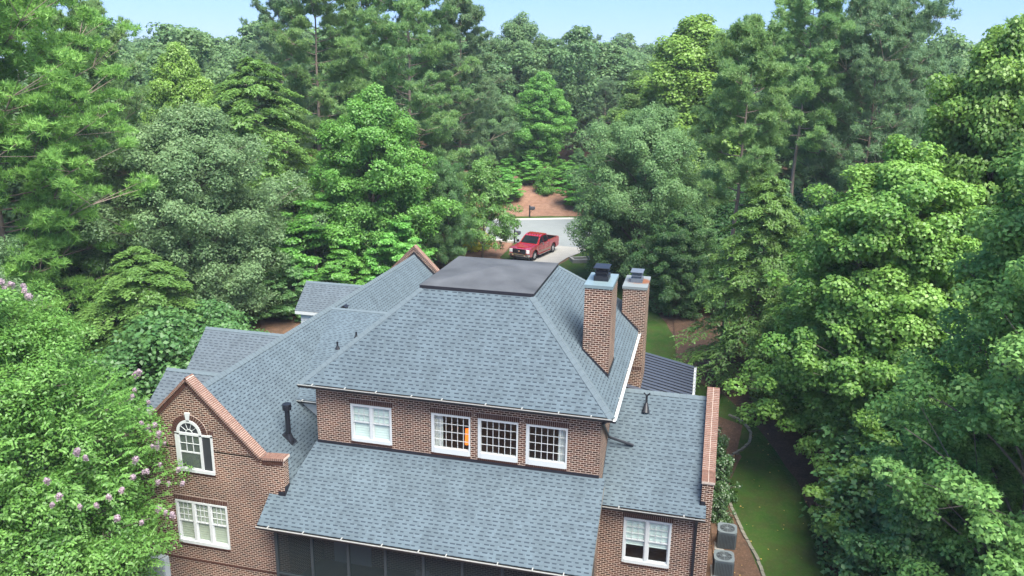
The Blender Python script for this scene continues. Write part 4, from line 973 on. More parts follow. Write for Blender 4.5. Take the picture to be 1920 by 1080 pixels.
# ================================================================ mailboxes, hoop, planter
def mailbox(x, y_, rz, lab):
    r = empty('mailbox', (x, y_, ground_z(x, y_)), rz); tag(r, lab, 'mailbox', 'kerbside mailboxes')
    mb = MB(); mb.box(-.06, .06, -.06, .06, 0, 1.35); mb.cyl((0, 0, 1.35), (0, 0, 1.45), .085, .02, 8); mb.build('post', K['black'], r)
    mb = MB(); P = [(-.0, .14*math.cos(t)*1., 1.12+.16*math.sin(t)) for t in np.linspace(0, math.pi, 9)]+[(0, -.14, .96), (0, .14, .96)]; mb.prism([(.08, p[1], p[2]) for p in P], (.5, 0, 0)); mb.build('letter_box', simple('mailbox_paint', (.05, .06, .08), .35), r)
    mb = MB(); mb.box(.04, .5, -.05, .05, .9, .955); mb.cyl((.05, 0, .6), (.35, 0, .9), .025, n=6); mb.build('bracket', K['black'], r)
    mb = MB(); mb.box(.35, .4, -.17, -.15, 1.08, 1.26); mb.build('flag', K['brickl'], r)
mailbox(-14.75, 47.1, R(-10), 'black mailbox beside the truck'); mailbox(-16.35, 60.9, R(-10), 'black mailbox on the far grass verge')
hp = empty('basketball_hoop', (-27.3, 18, ground_z(-27.3, 18)), R(-38)); tag(hp, 'beige basketball backboard beyond the left gable roof', 'basketball hoop')
bh = -4.25-ground_z(-27.3, 18)
mb = MB(); mb.cyl((0, .5, 0), (0, .5, bh-.5), .06, n=10); mb.cyl((0, .5, bh-.5), (0, .03, bh-.4), .05, n=8); mb.build('pole', K['black'], hp)
mb = MB(); mb.box(-.85, .85, -.025, .025, bh-1.05, bh); bb = mb.build('backboard', K['beige'], hp, bevel=.01)
mb = MB(); frame_rect(mb, -.85, .85, bh-1.05, bh, -.032, .05, -.026); frame_rect(mb, -.3, .3, bh-.95, bh-.5, -.032, .04, -.026); mb.build('painted_lines', K['white'], bb)
mb = MB()
for k in range(20):
    t0, t1 = 2*math.pi*k/20, 2*math.pi*(k+1)/20; mb.cyl((.23*math.cos(t0), -.3+.23*math.sin(t0), bh-.95), (.23*math.cos(t1), -.3+.23*math.sin(t1), bh-.95), .012, n=5)
mb.build('rim', K['brickl'], hp)
pl_ = MB(); gz_ = ground_z(-7.5, 41.6); frame_rect(pl_, -.9, .9, -.6, .6, 0, .2, .35)
pl_.v = [(a, c, b) for a, b, c in pl_.v]; po = pl_.build('stone_planter', K['conc']); po.location = (-7.5, 41.6, gz_); po.rotation_euler = (0, 0, R(25)); tag(po, 'low pale stone planter edge on the front lawn', 'planter')

# ================================================================ VEGETATION
L_ = {}
L_['pine_yellow'] = leaf_mat('pine_needles_yellowgreen', (0.12, 0.27, 0.06), (0.3, 0.53, 0.13), gloss=0.02)
L_['pine'] = leaf_mat('pine_needles_green', (0.120, 0.262, 0.093), (0.281, 0.446, 0.149), gloss=0.03)
L_['pine_blue'] = leaf_mat('pine_needles_bluegreen', (0.120, 0.240, 0.117), (0.251, 0.388, 0.184), gloss=0.03)
L_['maple'] = leaf_mat('leaf_bright_green', (0.083, 0.261, 0.047), (0.189, 0.438, 0.086), gloss=0.03)
L_['lime'] = leaf_mat('leaf_yellow_green', (0.136, 0.288, 0.047), (0.257, 0.449, 0.091), gloss=0.03)
L_['oak'] = leaf_mat('leaf_grey_green', (0.105, 0.2, 0.085), (0.23, 0.355, 0.165), gloss=0.02)
L_['willow'] = leaf_mat('leaf_dull_green', (0.095, 0.195, 0.075), (0.2, 0.34, 0.135), gloss=0.02)
L_['dark'] = leaf_mat('leaf_dark_green', (0.053, 0.150, 0.049), (0.123, 0.256, 0.075), gloss=0.03)
L_['hemlock'] = leaf_mat('leaf_feathery_green', (.08, .19, .045), (.18, .33, .08), gloss=0.03)
L_['gum'] = leaf_mat('leaf_star_green', (0.075, 0.21, 0.05), (0.25, 0.46, 0.13), gloss=0.02)
L_['poplar'] = leaf_mat('leaf_spring_green', (0.095, 0.22, 0.04), (0.25, 0.42, 0.09), gloss=0.03)
L_['myrtle'] = leaf_mat('leaf_myrtle', (0.06, 0.18, 0.03), (0.2, 0.41, 0.09), gloss=0.03)
L_['far'] = leaf_mat('leaf_far_wood', (0.098, 0.202, 0.082), (0.179, 0.300, 0.121), gloss=0.02)
L_['yellow'] = leaf_mat('leaf_yellow', (0.600, 0.582, 0.020), (0.549, 0.582, 0.030))
L_['shrub'] = leaf_mat('leaf_shrub', (0.035, 0.113, 0.029), (0.097, 0.226, 0.052), gloss=.1)
PINK = leaf_mat('myrtle_blossom', (.36, .26, .32), (.56, .46, .50), gloss=.02)

def unit(a): return a/np.maximum(1e-9, np.linalg.norm(a, axis=-1, keepdims=True))
def leaf_quads(P, N, size, aspect, rng, tang=None):
    n = len(P); N = unit(N)
    t = rng.normal(size=(n, 3)) if tang is None else tang
    t = unit(t-N*np.sum(t*N, 1, keepdims=True)); b = np.cross(N, t); s = (size*np.ones(n))[:, None]; wd = s*aspect
    V = np.empty((n, 4, 3)); V[:, 0] = P-t*s*.5; V[:, 1] = P-t*s*.05+b*wd*.5+N*s*.10; V[:, 2] = P+t*s*.5-N*s*.08; V[:, 3] = P-t*s*.05-b*wd*.5+N*s*.10
    return V.reshape(-1, 3)
def tube_np(paths, sides=6):
    """paths: list of (pts (k,3), radii (k)) -> verts, quads"""
    vs, fs = [], []; o = 0
    for P, rr in paths:
        P = np.asarray(P, float); k = len(P); T = unit(np.gradient(P, axis=0)); ref = np.array([0, 0, 1.]) if abs(T[0, 2]) < .9 else np.array([1., 0, 0])
        A = unit(np.cross(T, ref)); B = np.cross(T, A)
        for i in range(k):
            for j in range(sides):
                t = 2*math.pi*j/sides; vs.append(P[i]+(A[i]*math.cos(t)+B[i]*math.sin(t))*rr[i])
        for i in range(k-1):
            for j in range(sides):
                a, b = o+i*sides+j, o+i*sides+(j+1) % sides; fs.append((a, b, b+sides, a+sides))
        o += k*sides
    return vs, fs
def trunk_mesh(name, paths, m, sides=7):
    vs, fs = tube_np(paths, sides); me = bpy.data.meshes.new(name); me.from_pydata([tuple(v) for v in vs], [], fs); me.materials.append(m)
    me.polygons.foreach_set('use_smooth', [True]*len(me.polygons)); me.update(); return me
def bend(a, b, sag, k=6):
    a, b = np.asarray(a, float), np.asarray(b, float); t = np.linspace(0, 1, k)[:, None]
    P = a+(b-a)*t; P[:, 2] += sag*np.sin(math.pi*t[:, 0]); return P
def trunk_path(H, r, rng, lean=0., k=9, wob=.12):
    z = np.linspace(-.4, H, k); x = np.cumsum(rng.normal(0, wob, k)); y = np.cumsum(rng.normal(0, wob, k)); x -= x[0]; y -= y[0]
    rr = r*(1-.9*np.linspace(0, 1, k)**1.1); rr[0] *= 1.5
    return np.stack([x+lean*z, y, z], 1), rr
def on_path(P, z): return np.array([np.interp(z, P[:, 2], P[:, 0]), np.interp(z, P[:, 2], P[:, 1]), z])

def gen_broad(seed, H, Rr, base, nl=34, npad=7, nleaf=190, leaf=.2, pad=.75, power=.75, peak=.36, r=.22, asp=.75, flat=.72, droop=.0, up=.7, bark=None):
    """broadleaf tree: trunk, limbs and boughs of leaf clusters with gaps between"""
    rng = np.random.default_rng(seed); TP, TR = trunk_path(H*.93, r, rng); paths = [(TP, TR)]
    hc = H-base; V = []; T = []; lobe_t, lobe_z, lobe_a = rng.uniform(0, .9, 16), rng.uniform(0, 6.28, 16), rng.uniform(-.38, .34, 16)
    for i in range(nl):
        t = (i+rng.uniform(.1, .9))/nl; az = i*2.399+rng.uniform(-.5, .5)
        prof = max(0, 1-abs((t-peak)/((1-peak) if t > peak else peak+.22))**2)**power
        lob = 1+np.sum(lobe_a*np.exp(-((t-lobe_t)/.13)**2-((((az-lobe_z)+math.pi) % (2*math.pi)-math.pi)/.65)**2))
        rad = Rr*max(.12, prof)*rng.uniform(.74, 1.14)*max(.55, lob); z = min(H*.99, base+hc*t*.97+rng.normal(0, .035*hc)*(1-t))
        st = on_path(TP, max(base*.6, z-rad*rng.uniform(.5, 1.0)-.3)); en = on_path(TP, z)+np.array([math.cos(az)*rad, math.sin(az)*rad, -droop*rad+rng.uniform(-.5, .6)])
        P = bend(st, en, .12*rad, 6); paths.append((P, np.linspace(max(.025, r*.38*(1-t*.6)), .012, 6)))
        ptint = rng.uniform(-.16, .16)
        for j in range(npad):
            s = .42+.6*(j+rng.uniform(0, 1))/npad; k = min(5, s*5); c = P[int(min(4, k))]+(P[int(min(4, k))+1]-P[int(min(4, k))])*(k-int(min(4, k)))
            lat = rad*.34*(.4+s)*rng.uniform(-1, 1); c = c+np.array([-math.sin(az)*lat, math.cos(az)*lat, rng.normal(0, .3+.05*rad)])
            pr = pad*rng.uniform(.65, 1.3); n = int(nleaf*(pr/pad)**2)
            d = unit(rng.normal(size=(n, 3))+np.array([0, 0, .35])); rr = pr*rng.uniform(.55, 1.05, n)[:, None]*np.array([1, 1, flat]); pos = c+d*rr
            out = np.array([math.cos(az), math.sin(az), 0])
            N = d*.55+np.array([0, 0, up])+out*.25+rng.normal(size=(n, 3))*.42
            V.append(leaf_quads(pos, N, leaf*rng.uniform(.65, 1.25, n), asp, rng)); T.append(.45+ptint+rng.normal(0, .19, n)+rng.uniform(-.1, .1))
            if j % 2 == 0: paths.append((np.array([P[3], c]), np.array([.02, .008])))
    return trunk_mesh('trunk', paths, bark or K['bark']), np.concatenate(V), np.concatenate(T), 4
def gen_pine(seed, H, Rr, base, nl=46, npad=7, ntuft=9, nneed=24, L=.27, wd=.035, r=.24, clump=.62, lean=0., shape=.55, zj=.32):
    """southern pine: bare trunk, whorled limbs carrying puffs of needle tufts"""
    rng = np.random.default_rng(seed); TP, TR = trunk_path(H*.97, r, rng, lean, 10, .10); paths = [(TP, TR)]; V = []; T = []
    for i in range(nl):
        t = ((i+rng.uniform(0, 1))/nl)**.9; az = i*2.399+rng.uniform(-.5, .5); z = base+(H-base)*t
        prof = (1-t**2.2)**shape*(.62+.38*min(1, t/.3)); rad = Rr*max(.16, prof)*rng.uniform(.6, 1.15)
        st = on_path(TP, z-rad*.10); en = on_path(TP, min(H, z+rad*(.10+.42*t)))+np.array([math.cos(az)*rad, math.sin(az)*rad, 0])
        P = bend(st, en, -.08*rad, 6); paths.append((P, np.linspace(max(.03, r*.3*(1-.7*t)), .012, 6)))
        lt = rng.uniform(-.14, .14)
        for j in range(npad):
            s = .38+.64*(j+rng.uniform(0, 1))/npad; k = min(4.99, s*5); c = P[int(k)]+(P[int(k)+1]-P[int(k)])*(k-int(k))
            lat = rad*.36*s*rng.uniform(-1, 1); c = c+np.array([-math.sin(az)*lat, math.cos(az)*lat, rng.normal(.5*zj, zj)])
            paths.append((np.array([P[int(k)], c]), np.array([.022, .012])))
            m = ntuft; tc = c+unit(rng.normal(size=(m, 3))+[0, 0, .35])*rng.uniform(.35, 1, m)[:, None]*clump*rng.uniform(.7, 1.25)*np.array([1, 1, .6])
            d = unit(rng.normal(size=(m, nneed, 3))+np.array([0, 0, .75])); ln = L*rng.uniform(.75, 1.2, (m, nneed, 1))
            b = unit(np.cross(d, rng.normal(size=(m, nneed, 3)))); tri = np.empty((m, nneed, 3, 3))
            o = tc[:, None, :]; tri[:, :, 0] = o-b*wd*.5; tri[:, :, 1] = o+b*wd*.5; tri[:, :, 2] = o+d*ln
            V.append(tri.reshape(-1, 3)); T.append((.45+lt+rng.normal(0, .13, (m, 1))+rng.normal(0, .12, (m, nneed))).ravel())
    return trunk_mesh('trunk', paths, K['bark_pine']), np.concatenate(V), np.concatenate(T), 3
def gen_spray(seed, H, Rr, base, nl=60, ntw=12, nleaf=26, leaf=.17, asp=.34, r=.16, droop=.22, shape=.8):
    """feathery layered tree: flat drooping sprays along near-horizontal limbs"""
    rng = np.random.default_rng(seed); TP, TR = trunk_path(H*.98, r, rng); paths = [(TP, TR)]; V = []; T = []
    for i in range(nl):
        t = (i+rng.uniform(0, 1))/nl; az = i*2.399+rng.uniform(-.4, .4); z = base+(H-base)*t
        rad = Rr*max(.08, (1-t)**shape)*rng.uniform(.7, 1.2); st = on_path(TP, z); dirv = np.array([math.cos(az), math.sin(az), 0]); side = np.array([-math.sin(az), math.cos(az), 0])
        en = st+dirv*rad+np.array([0, 0, rad*.12]); P = bend(st, en, .10*rad, 6); P[:, 2] -= droop*rad*np.linspace(0, 1, 6)**2
        paths.append((P, np.linspace(max(.02, r*.3*(1-.7*t)), .01, 6))); lt = rng.uniform(-.15, .15)
        for j in range(ntw):
            s = .25+.75*(j+rng.uniform(0, 1))/ntw; k = min(4.99, s*5); c = P[int(k)]+(P[int(k)+1]-P[int(k)])*(k-int(k)); sg = 1 if j % 2 else -1
            ln = rad*.42*(1.15-s*.6)*rng.uniform(.6, 1.2); td = unit((dirv*rng.uniform(.5, 1)+side*sg*rng.uniform(.6, 1.1))[None])[0]
            u = np.linspace(.05, 1, nleaf); pos = c+td*ln*u[:, None]; pos[:, 2] -= droop*1.1*ln*u**2+rng.normal(0, .03, nleaf); pos += rng.normal(0, .05, (nleaf, 3))
            sd_ = np.where(np.arange(nleaf) % 2, 1, -1)[:, None]; perp = np.cross(td, [0, 0, 1]); tg = td*.7+perp*sd_*.8+rng.normal(0, .15, (nleaf, 3)); tg[:, 2] -= .25
            pos += perp*sd_*leaf*.4; N = np.array([0, 0, 1.])+rng.normal(0, .33, (nleaf, 3))+dirv*.25
            V.append(leaf_quads(pos, N, leaf*rng.uniform(.7, 1.35, nleaf), asp, rng, tg)); T.append(.45+lt+rng.normal(0, .17, nleaf)+.1*u)
    return trunk_mesh('trunk', paths, K['bark']), np.concatenate(V), np.concatenate(T), 4
MESH = {}
def proto(key, fn, lm, **k):
    if key not in MESH:
        tm, V, T, nv = fn(**k); MESH[key] = (tm, np_mesh('crown', V, nv, T, [L_[lm]]), k)
    return MESH[key]
def plant(name, key, x, y_, H, label, cat, lm=None, group=None, rz=0., wide=1., zoff=0.):
    tm, cm, k = MESH[key]; r = empty(name, (x, y_, ground_z(x, y_)+zoff), rz); s = H/k['H']; r.scale = (s*wide, s*wide, s)
    t = bpy.data.objects.new('trunk', tm); COL.objects.link(t); t.parent = r
    c = bpy.data.objects.new('crown', cm); COL.objects.link(c); c.parent = r
    if lm:
        c.material_slots[0].link = 'OBJECT'; c.material_slots[0].material = L_[lm]
    tag(r, label, cat, group); return r
# prototypes (real metres)
proto('pineA', gen_pine, 'pine', seed=1, H=24, Rr=6.2, base=4.5, nl=54, npad=9, ntuft=22, nneed=20, wd=.06, L=.33, clump=.62)
proto('pineB', gen_pine, 'pine', seed=2, H=26, Rr=5.2, base=10, nl=44, npad=9, ntuft=22, nneed=20, wd=.06, L=.33, clump=.62)
proto('pineD', gen_pine, 'pine', seed=7, H=24, Rr=7.6, base=3.5, nl=92, npad=12, ntuft=22, nneed=18, wd=.06, L=.33, clump=.68, shape=.3, zj=.55)
proto('pineC', gen_pine, 'pine', seed=5, H=24, Rr=4.3, base=12, nl=34, npad=9, ntuft=22, nneed=22, wd=.055, L=.32, shape=.45, clump=.62)
proto('broadA', gen_broad, 'maple', seed=11, H=15, Rr=4.2, base=2.0, nl=58, npad=10, nleaf=210, leaf=.22, pad=.8)
proto('broadB', gen_broad, 'oak', seed=12, H=16, Rr=4.8, base=2.0, nl=66, npad=10, nleaf=240, leaf=.20, pad=.72, asp=.5, flat=.8, power=.6)
proto('broadC', gen_broad, 'maple', seed=13, H=20, Rr=4.6, base=3.5, nl=62, npad=10, nleaf=220, leaf=.25, pad=.95, power=.6)
proto('poplar', gen_broad, 'poplar', seed=21, H=19, Rr=5.8, base=4.0, nl=96, npad=11, nleaf=240, leaf=.20, pad=.74, power=.55, peak=.34, r=.2, asp=.85)
proto('gum', gen_broad, 'gum', seed=22, H=19, Rr=3.9, base=.8, nl=84, npad=10, nleaf=220, leaf=.155, pad=.56, power=.55, peak=.4, r=.2, asp=.62, up=.55)
proto('broadD', gen_broad, 'oak', seed=14, H=15, Rr=6.2, base=1.5, nl=80, npad=11, nleaf=230, leaf=.20, pad=.78, asp=.55, flat=.8, power=.5, peak=.5)
proto('broadE', gen_broad, 'maple', seed=15, H=16, Rr=5.0, base=1.2, nl=66, npad=10, nleaf=220, leaf=.22, pad=.8, flat=.75, power=.5, peak=.42)
proto('hem', gen_spray, 'hemlock', seed=31, H=14, Rr=5.6, base=.6, nl=110, ntw=16, nleaf=28, leaf=.26, asp=.42, shape=.5)
proto('hemB', gen_spray, 'hemlock', seed=32, H=13, Rr=4.6, base=.8, nl=100, ntw=16, nleaf=28, leaf=.23, asp=.42, droop=.3, shape=.5)
proto('street', gen_broad, 'maple', seed=41, H=7.5, Rr=3.0, base=1.9, nl=34, npad=7, nleaf=120, leaf=.17, pad=.5, r=.13)
proto('under', gen_broad, 'maple', seed=42, H=7, Rr=3.2, base=.3, nl=34, npad=8, nleaf=110, leaf=.21, pad=.55, flat=.32, droop=.05, r=.09)

def tree(name, key, px, Y, top, label, cat='tree', lm=None, group=None, wide=1., rz=0.):
    x = at(px, Y); return plant(name, key, x, Y, top_h(x, Y, top), label, cat, lm, group, rz, wide)
PG, BG, FG, UG = 'tall pines round the house', 'broadleaf trees round the house', 'feathery layered trees', 'understory trees at the edge of the wood'
# ---- left of the house
tree('pine_tree', 'pineD', 50, 14, -60, 'big yellow-green pine at the left edge, puffy boughs on a bare trunk', lm='pine_yellow', group=PG, wide=1.12)
tree('pine_tree', 'pineA', 220, 23, 18, 'dark green pine just behind the big yellow-green pine at the left edge', lm='pine', group=PG, rz=2.1, wide=.85)
tree('oak_tree', 'broadD', 375, 21, 215, 'grey-green oak behind the left gables of the house', lm='oak', group=BG)
tree('maple_tree', 'broadC', 365, 36, 92, 'bright yellow-green tree rising between the dark pine and the feathery tree', lm='lime', group=BG, wide=.8)
tree('feathery_tree', 'hem', 490, 33, 110, 'tall olive-green feathery tree left of the three central pine trunks', lm='hemlock', group=FG, wide=1.05)
tree('pine_tree', 'pineB', 610, 42, -80, 'tall pine whose bare trunk shows left of the bright green maple', lm='pine', group=PG, rz=1)
tree('pine_tree', 'pineB', 690, 54, -60, 'tall pine behind the bright green maple, between two nearer pines', lm='pine', group=PG, rz=3, wide=.9)
tree('pine_tree', 'pineA', 775, 44, -105, 'tallest dark pine right of the bright green maple, crown past the top edge', lm='pine', group=PG, rz=4.2)
tree('pine_tree', 'pineA', 545, 58, -20, 'pine with thin top standing behind the feathery tree', lm='pine_blue', group=PG, rz=5.2, wide=.8)
tree('pine_tree', 'pineA', 862, 52, 5, 'pine on the right flank of the tallest dark pine', lm='pine_blue', group=PG, rz=.4)
tree('maple_tree', 'broadE', 705, 31, 185, 'bright green maple standing behind the rear brick gable', lm='maple', group=BG)
tree('magnolia_tree', 'broadB', 838, 36, 300, 'dark grey-green tree right of the bright green maple', lm='dark', group=BG, wide=.72, rz=1.4)
tree('pine_tree', 'pineA', 880, 58, 225, 'short soft pine behind the small street tree', lm='pine', group=PG, rz=2.6, wide=1.1)
tree('street_tree', 'street', 905, 40, 312, 'small green tree with slim pale trunk beside the driveway', lm='hemlock', group=BG, wide=.84)
tree('feathery_tree', 'hemB', 285, 13.5, 465, 'low layered feathery tree beyond the near left gable roof', lm='hemlock', group=FG, wide=1.5)
tree('feathery_tree', 'hemB', 420, 24, 500, 'low feathery tree under the grey-green oak', lm='dark', group=FG, wide=1.6, rz=1)
for px, Y, top, lab, lm, wd in ((505, 27, 415, 'leafy understory tree right of the grey-green oak', 'maple', 1.2), (590, 27.5, 385, 'leafy understory tree left of the bright green maple', 'maple', 1.2), (655, 26.5, 470, 'low layered green tree behind the farthest left gable', 'maple', 1.3),
        (560, 24.5, 490, 'dark low tree above the brown mulch by the white siding', 'dark', 1.2), (470, 23.5, 500, 'dark low tree beyond the backboard and brown mulch', 'dark', 1.3), (740, 28, 420, 'low green tree just left of the rear brick gable', 'maple', 1.1)):
    tree('understory_tree', 'under', px, Y, top, lab, lm=lm, group=UG, wide=wd, rz=px)
# ---- centre, across the street
tree('maple_tree', 'broadC', 1010, 77, 140, 'full dark green maple on the mulched bank across the street', lm='maple', group=BG, wide=1.15)
tree('sweetgum_tree', 'broadE', 970, 92, 42, 'grey-green tall tree right of the central pines against the sky', lm='willow', group=BG)
tree('pine_tree', 'pineA', 1080, 98, 60, 'dark pine against the sky above the street', lm='pine_blue', group=PG, rz=1.2)
tree('pine_tree', 'pineA', 1130, 84, 150, 'blue-green pine behind the bank, lower than its neighbours', lm='pine_blue', group=PG, rz=3.3, wide=.9)
tree('oak_tree', 'broadD', 925, 82, 170, 'green tree behind the short soft pine', lm='willow', group=BG, rz=2)
for px, Y, top, lab in ((962, 76, 292, 'layered low tree at the left end of the mulched bank'), (1052, 77, 300, 'layered low tree on the top of the mulched bank'), (1118, 75, 300, 'layered low tree at the right end of the mulched bank'), (945, 67, 318, 'layered low tree where the bank meets the left side of the street'), (1100, 66.5, 318, 'layered low tree hiding the right end of the bank'), (1030, 70.5, 322, 'layered low tree in front of the others on the mulched bank'), (1000, 72, 296, 'broad low tree overhanging the left top of the mulched bank'), (1068, 71, 306, 'broad low tree overhanging the right top of the mulched bank'), (1005, 75, 308, 'layered low tree at the middle top of the mulched bank')):
    tree('understory_tree', 'under', px, Y, top, lab, lm='maple', group=UG, wide=1.5, rz=px)
tree('maple_tree', 'broadA', 1085, 74, 280, 'dark low tree at the top of the mulched bank', lm='dark', group=BG, rz=2, wide=1.2)
# ---- right of the drive
tree('willow_oak', 'broadD', 1205, 35, 212, 'grey-green drooping oak right of the street behind both chimneys', lm='willow', group=BG, wide=.92)
tree('maple_tree', 'broadE', 1168, 42, 310, 'green oak at the right end of the driveway', lm='oak', group=BG, wide=.72, rz=3)
tree('maple_tree', 'broadC', 1275, 58, 38, 'tall yellow-green tree behind the grey-green drooping oak', lm='lime', group=BG, wide=1.2, rz=2)
tree('maple_tree', 'broadC', 1195, 66, 140, 'yellow-green tree sloping down to the street from the taller one', lm='hemlock', group=BG, wide=1.1, rz=4)
tree('pine_tree', 'pineC', 1352, 22.6, 58, 'pine with a long pale bare trunk right of the chimneys', lm='pine', group=PG, rz=.9, wide=.95)
tree('pine_tree', 'pineC', 1462, 36, -20, 'airy-topped pine with a dark trunk behind the pale-trunked pine', lm='pine', group=PG, rz=2.2, wide=.9)
tree('pine_tree', 'pineD', 1588, 38, 8, 'broad dark pine with rounded top right of the airy-topped pine', lm='pine_blue', group=PG, rz=3.1, wide=.85)
tree('pine_tree', 'pineB', 1515, 44, 45, 'pine squeezed between the airy-topped and the rounded dark pine', lm='pine', group=PG, rz=5, wide=.9)
tree('pine_tree', 'pineC', 1850, 22, 28, 'open-crowned pine showing above the star-leaved tree at the right edge', lm='pine', group=PG, rz=1.7, wide=1.1)
tree('pine_tree', 'pineA', 1680, 46, 100, 'far dark pine between the rounded pine and the bright poplar', lm='pine_blue', group=PG, rz=.2)
tree('feathery_tree', 'hem', 1412, 20, 335, 'feathery green tree in front of the pale pine trunk', lm='hemlock', group=FG, wide=.85, rz=1)
tree('oak_tree', 'broadE', 1275, 30, 400, 'dark leafy tree behind the right chimney', lm='dark', group=BG, wide=1.1, rz=1)
tree('oak_tree', 'broadA', 1435, 32, 345, 'dark tree behind the feathery green one', lm='dark', group=BG, wide=1.0, rz=4)
tree('poplar_tree', 'poplar', 1625, 10.5, 290, 'broad bright green tree filling the right side of the lawn', lm='poplar', group=BG, wide=1.0, rz=.6)
tree('poplar_tree', 'poplar', 1765, 13.5, 75, 'tall spire of bright green leaves right of the broad bright tree', lm='poplar', group=BG, wide=.72, rz=2.6)
tree('poplar_tree', 'broadA', 1490, 15.5, 520, 'low bright bough tree overhanging the right wing roof', lm='poplar', group=BG, wide=1.1, rz=2.6)
tree('sweetgum_tree', 'gum', 1890, -1.5, 125, 'star-leaved green tree at the right edge, nearest the camera', lm='gum', group=BG)
tree('sweetgum_tree', 'gum', 1790, 1.5, 760, 'lower star-leaved tree over the dark lawn corner', lm='gum', group=BG, wide=1.5, rz=2)
tree('understory_tree', 'under', 1640, 5.5, 820, 'round bright bush tree overhanging the right lawn', lm='poplar', group=UG, wide=1.0, rz=1)
tree('understory_tree', 'under', 1670, -1.0, 975, 'dark green bush tree at the bottom right over the lawn', lm='dark', group=UG, wide=.9, rz=2)
# ---- left foreground
tree('oak_tree', 'broadB', 5, 3.5, 440, 'grey-green leafy tree at the left edge behind the flowering shrub', lm='oak', group=BG, wide=.85, rz=2)

# crape myrtle: arching shoots with paired leaves over a dome, many stems
def gen_myrtle(seed, H, Rr, nshoot=6500, nleaf=22):
    rng = np.random.default_rng(seed); V, T, paths = [], [], []
    for i in range(9):
        az = i*2.399; b = np.array([math.cos(az)*.35, math.sin(az)*.35, -.3]); e = np.array([math.cos(az)*Rr*.55, math.sin(az)*Rr*.55, H*.78])
        paths.append((bend(b, e, .4, 7), np.linspace(.075, .02, 7)))
    tips = []
    lumps = unit(rng.normal(size=(70, 3))+[0, 0, .2]); la = rng.uniform(-.26, .2, 70)
    for i in range(nshoot):
        d = unit(rng.normal(size=3)+np.array([0, 0, .35])); f = 1+np.sum(la*np.exp(-((1-lumps@d)/.035)))
        rr = rng.uniform(.8, 1.0)*f
        c0 = np.array([d[0]*Rr*rr, d[1]*Rr*rr, H*.47+d[2]*H*.5*rr]); 
        if c0[2] < .4: continue
        sd_ = unit(d*np.array([1, 1, .4])*1.1+np.array([0, 0, .45])+rng.normal(0, .42, 3)); ln = rng.uniform(.25, .6)
        u = np.linspace(0, 1, nleaf); P = c0+sd_*ln*u[:, None]; P[:, 2] -= .16*ln*u**2; tg = np.gradient(P, axis=0); tg = unit(tg)
        side = unit(np.cross(tg, [0, 0, 1.])); sg = np.where(np.arange(nleaf) % 2, 1, -1)[:, None]; ls = .125*rng.uniform(.75, 1.25, nleaf)*(1-.45*u)
        pos = P+side*sg*ls[:, None]*.55; V.append(leaf_quads(pos, np.array([0, 0, .8])+d*.6+rng.normal(0, .28, (nleaf, 3)), ls, .5, rng, side*sg+tg*.5+rng.normal(0, .1, (nleaf, 3)))); T.append(.35+.3*u+rng.normal(0, .13, nleaf)+rng.uniform(-.12, .12))
        if rr > .95 and d[2] > -.1: tips.append((P[-1], sd_))
    return trunk_mesh('trunk', paths, K['bark']), np.concatenate(V), np.concatenate(T), tips
xm, ym = at(108, -5.6), -5.6
Hm = top_h(xm, ym, 536)
tm, V1, T1, _ = gen_broad(62, Hm, 4.05, .3, nl=135, npad=11, nleaf=170, leaf=.13, pad=.52, power=.45, peak=.42, r=.09, asp=.5, flat=.8, up=.8)
_, V2, T2, tips = gen_myrtle(61, Hm, 4.0, 1500, 20)
V, T = np.concatenate([V1, V2]), np.concatenate([T1, T2+.08])
my = empty('crape_myrtle', (xm, ym, ground_z(xm, ym))); tag(my, 'large flowering shrub with pink blossoms in front of the left brick gable', 'flowering shrub')
o = bpy.data.objects.new('trunk', tm); COL.objects.link(o); o.parent = my
o = bpy.data.objects.new('crown', np_mesh('crown', V, 4, T, [L_['myrtle']])); COL.objects.link(o); o.parent = my
rng = np.random.default_rng(8); n = 260; d = unit(rng.normal(size=(n, 3))+[0, 0, .3]); P = d*rng.uniform(.2, 1, (n, 1))*np.array([.15, .15, .26])*(1.15-.6*np.clip(d[:, 2:], 0, 1))
bme = np_mesh('blossom', leaf_quads(P, d+rng.normal(0, .4, (n, 3)), .075*rng.uniform(.7, 1.3, n), .9, rng), 4, rng.uniform(.1, 1, n), [PINK])
vis = [t for t in tips if (np.array([CAM[0]-xm, CAM[1]-ym, 8])/30) @ t[1] > -.2]
for k in range(0, len(vis), max(1, len(vis)//70)):
    p, sd_ = vis[k]; b = bpy.data.objects.new('blossom', bme); COL.objects.link(b); b.parent = my; b.location = p; b.rotation_euler = (rng.uniform(-.5, .5), rng.uniform(-.5, .5), rng.uniform(0, 6)); s = rng.uniform(.4, .75); b.scale = (s, s, s)

# shrubs by the right wall and small plants
proto('shrub', gen_broad, 'shrub', seed=51, H=1.6, Rr=.75, base=.05, nl=16, npad=5, nleaf=90, leaf=.09, pad=.26, r=.03, peak=.4)
for x, y_, h, lab, lm in ((4.05, 8.4, 1.7, 'dark clipped shrub against the right parapet wall', 'shrub'), (4.1, 6.6, 1.2, 'low dark shrub between the air conditioners and the parapet', 'shrub'), (3.95, 10.6, 1.5, 'dark shrub at the far corner of the right wing', 'shrub')):
    plant('garden_shrub', 'shrub', x, y_, h, lab, 'shrub', lm, 'shrubs along the right wall')
x = at(1022, 69); plant('young_shrub', 'shrub', x, 69, 2.6, 'young green shrub alone on the mulched bank', 'shrub', 'maple')
x = at(885, 43.5); plant('yellow_shrub', 'shrub', x, 43.5, 2.6, 'yellow-leaved shrub behind the small street tree', 'shrub', 'yellow', wide=1.3)

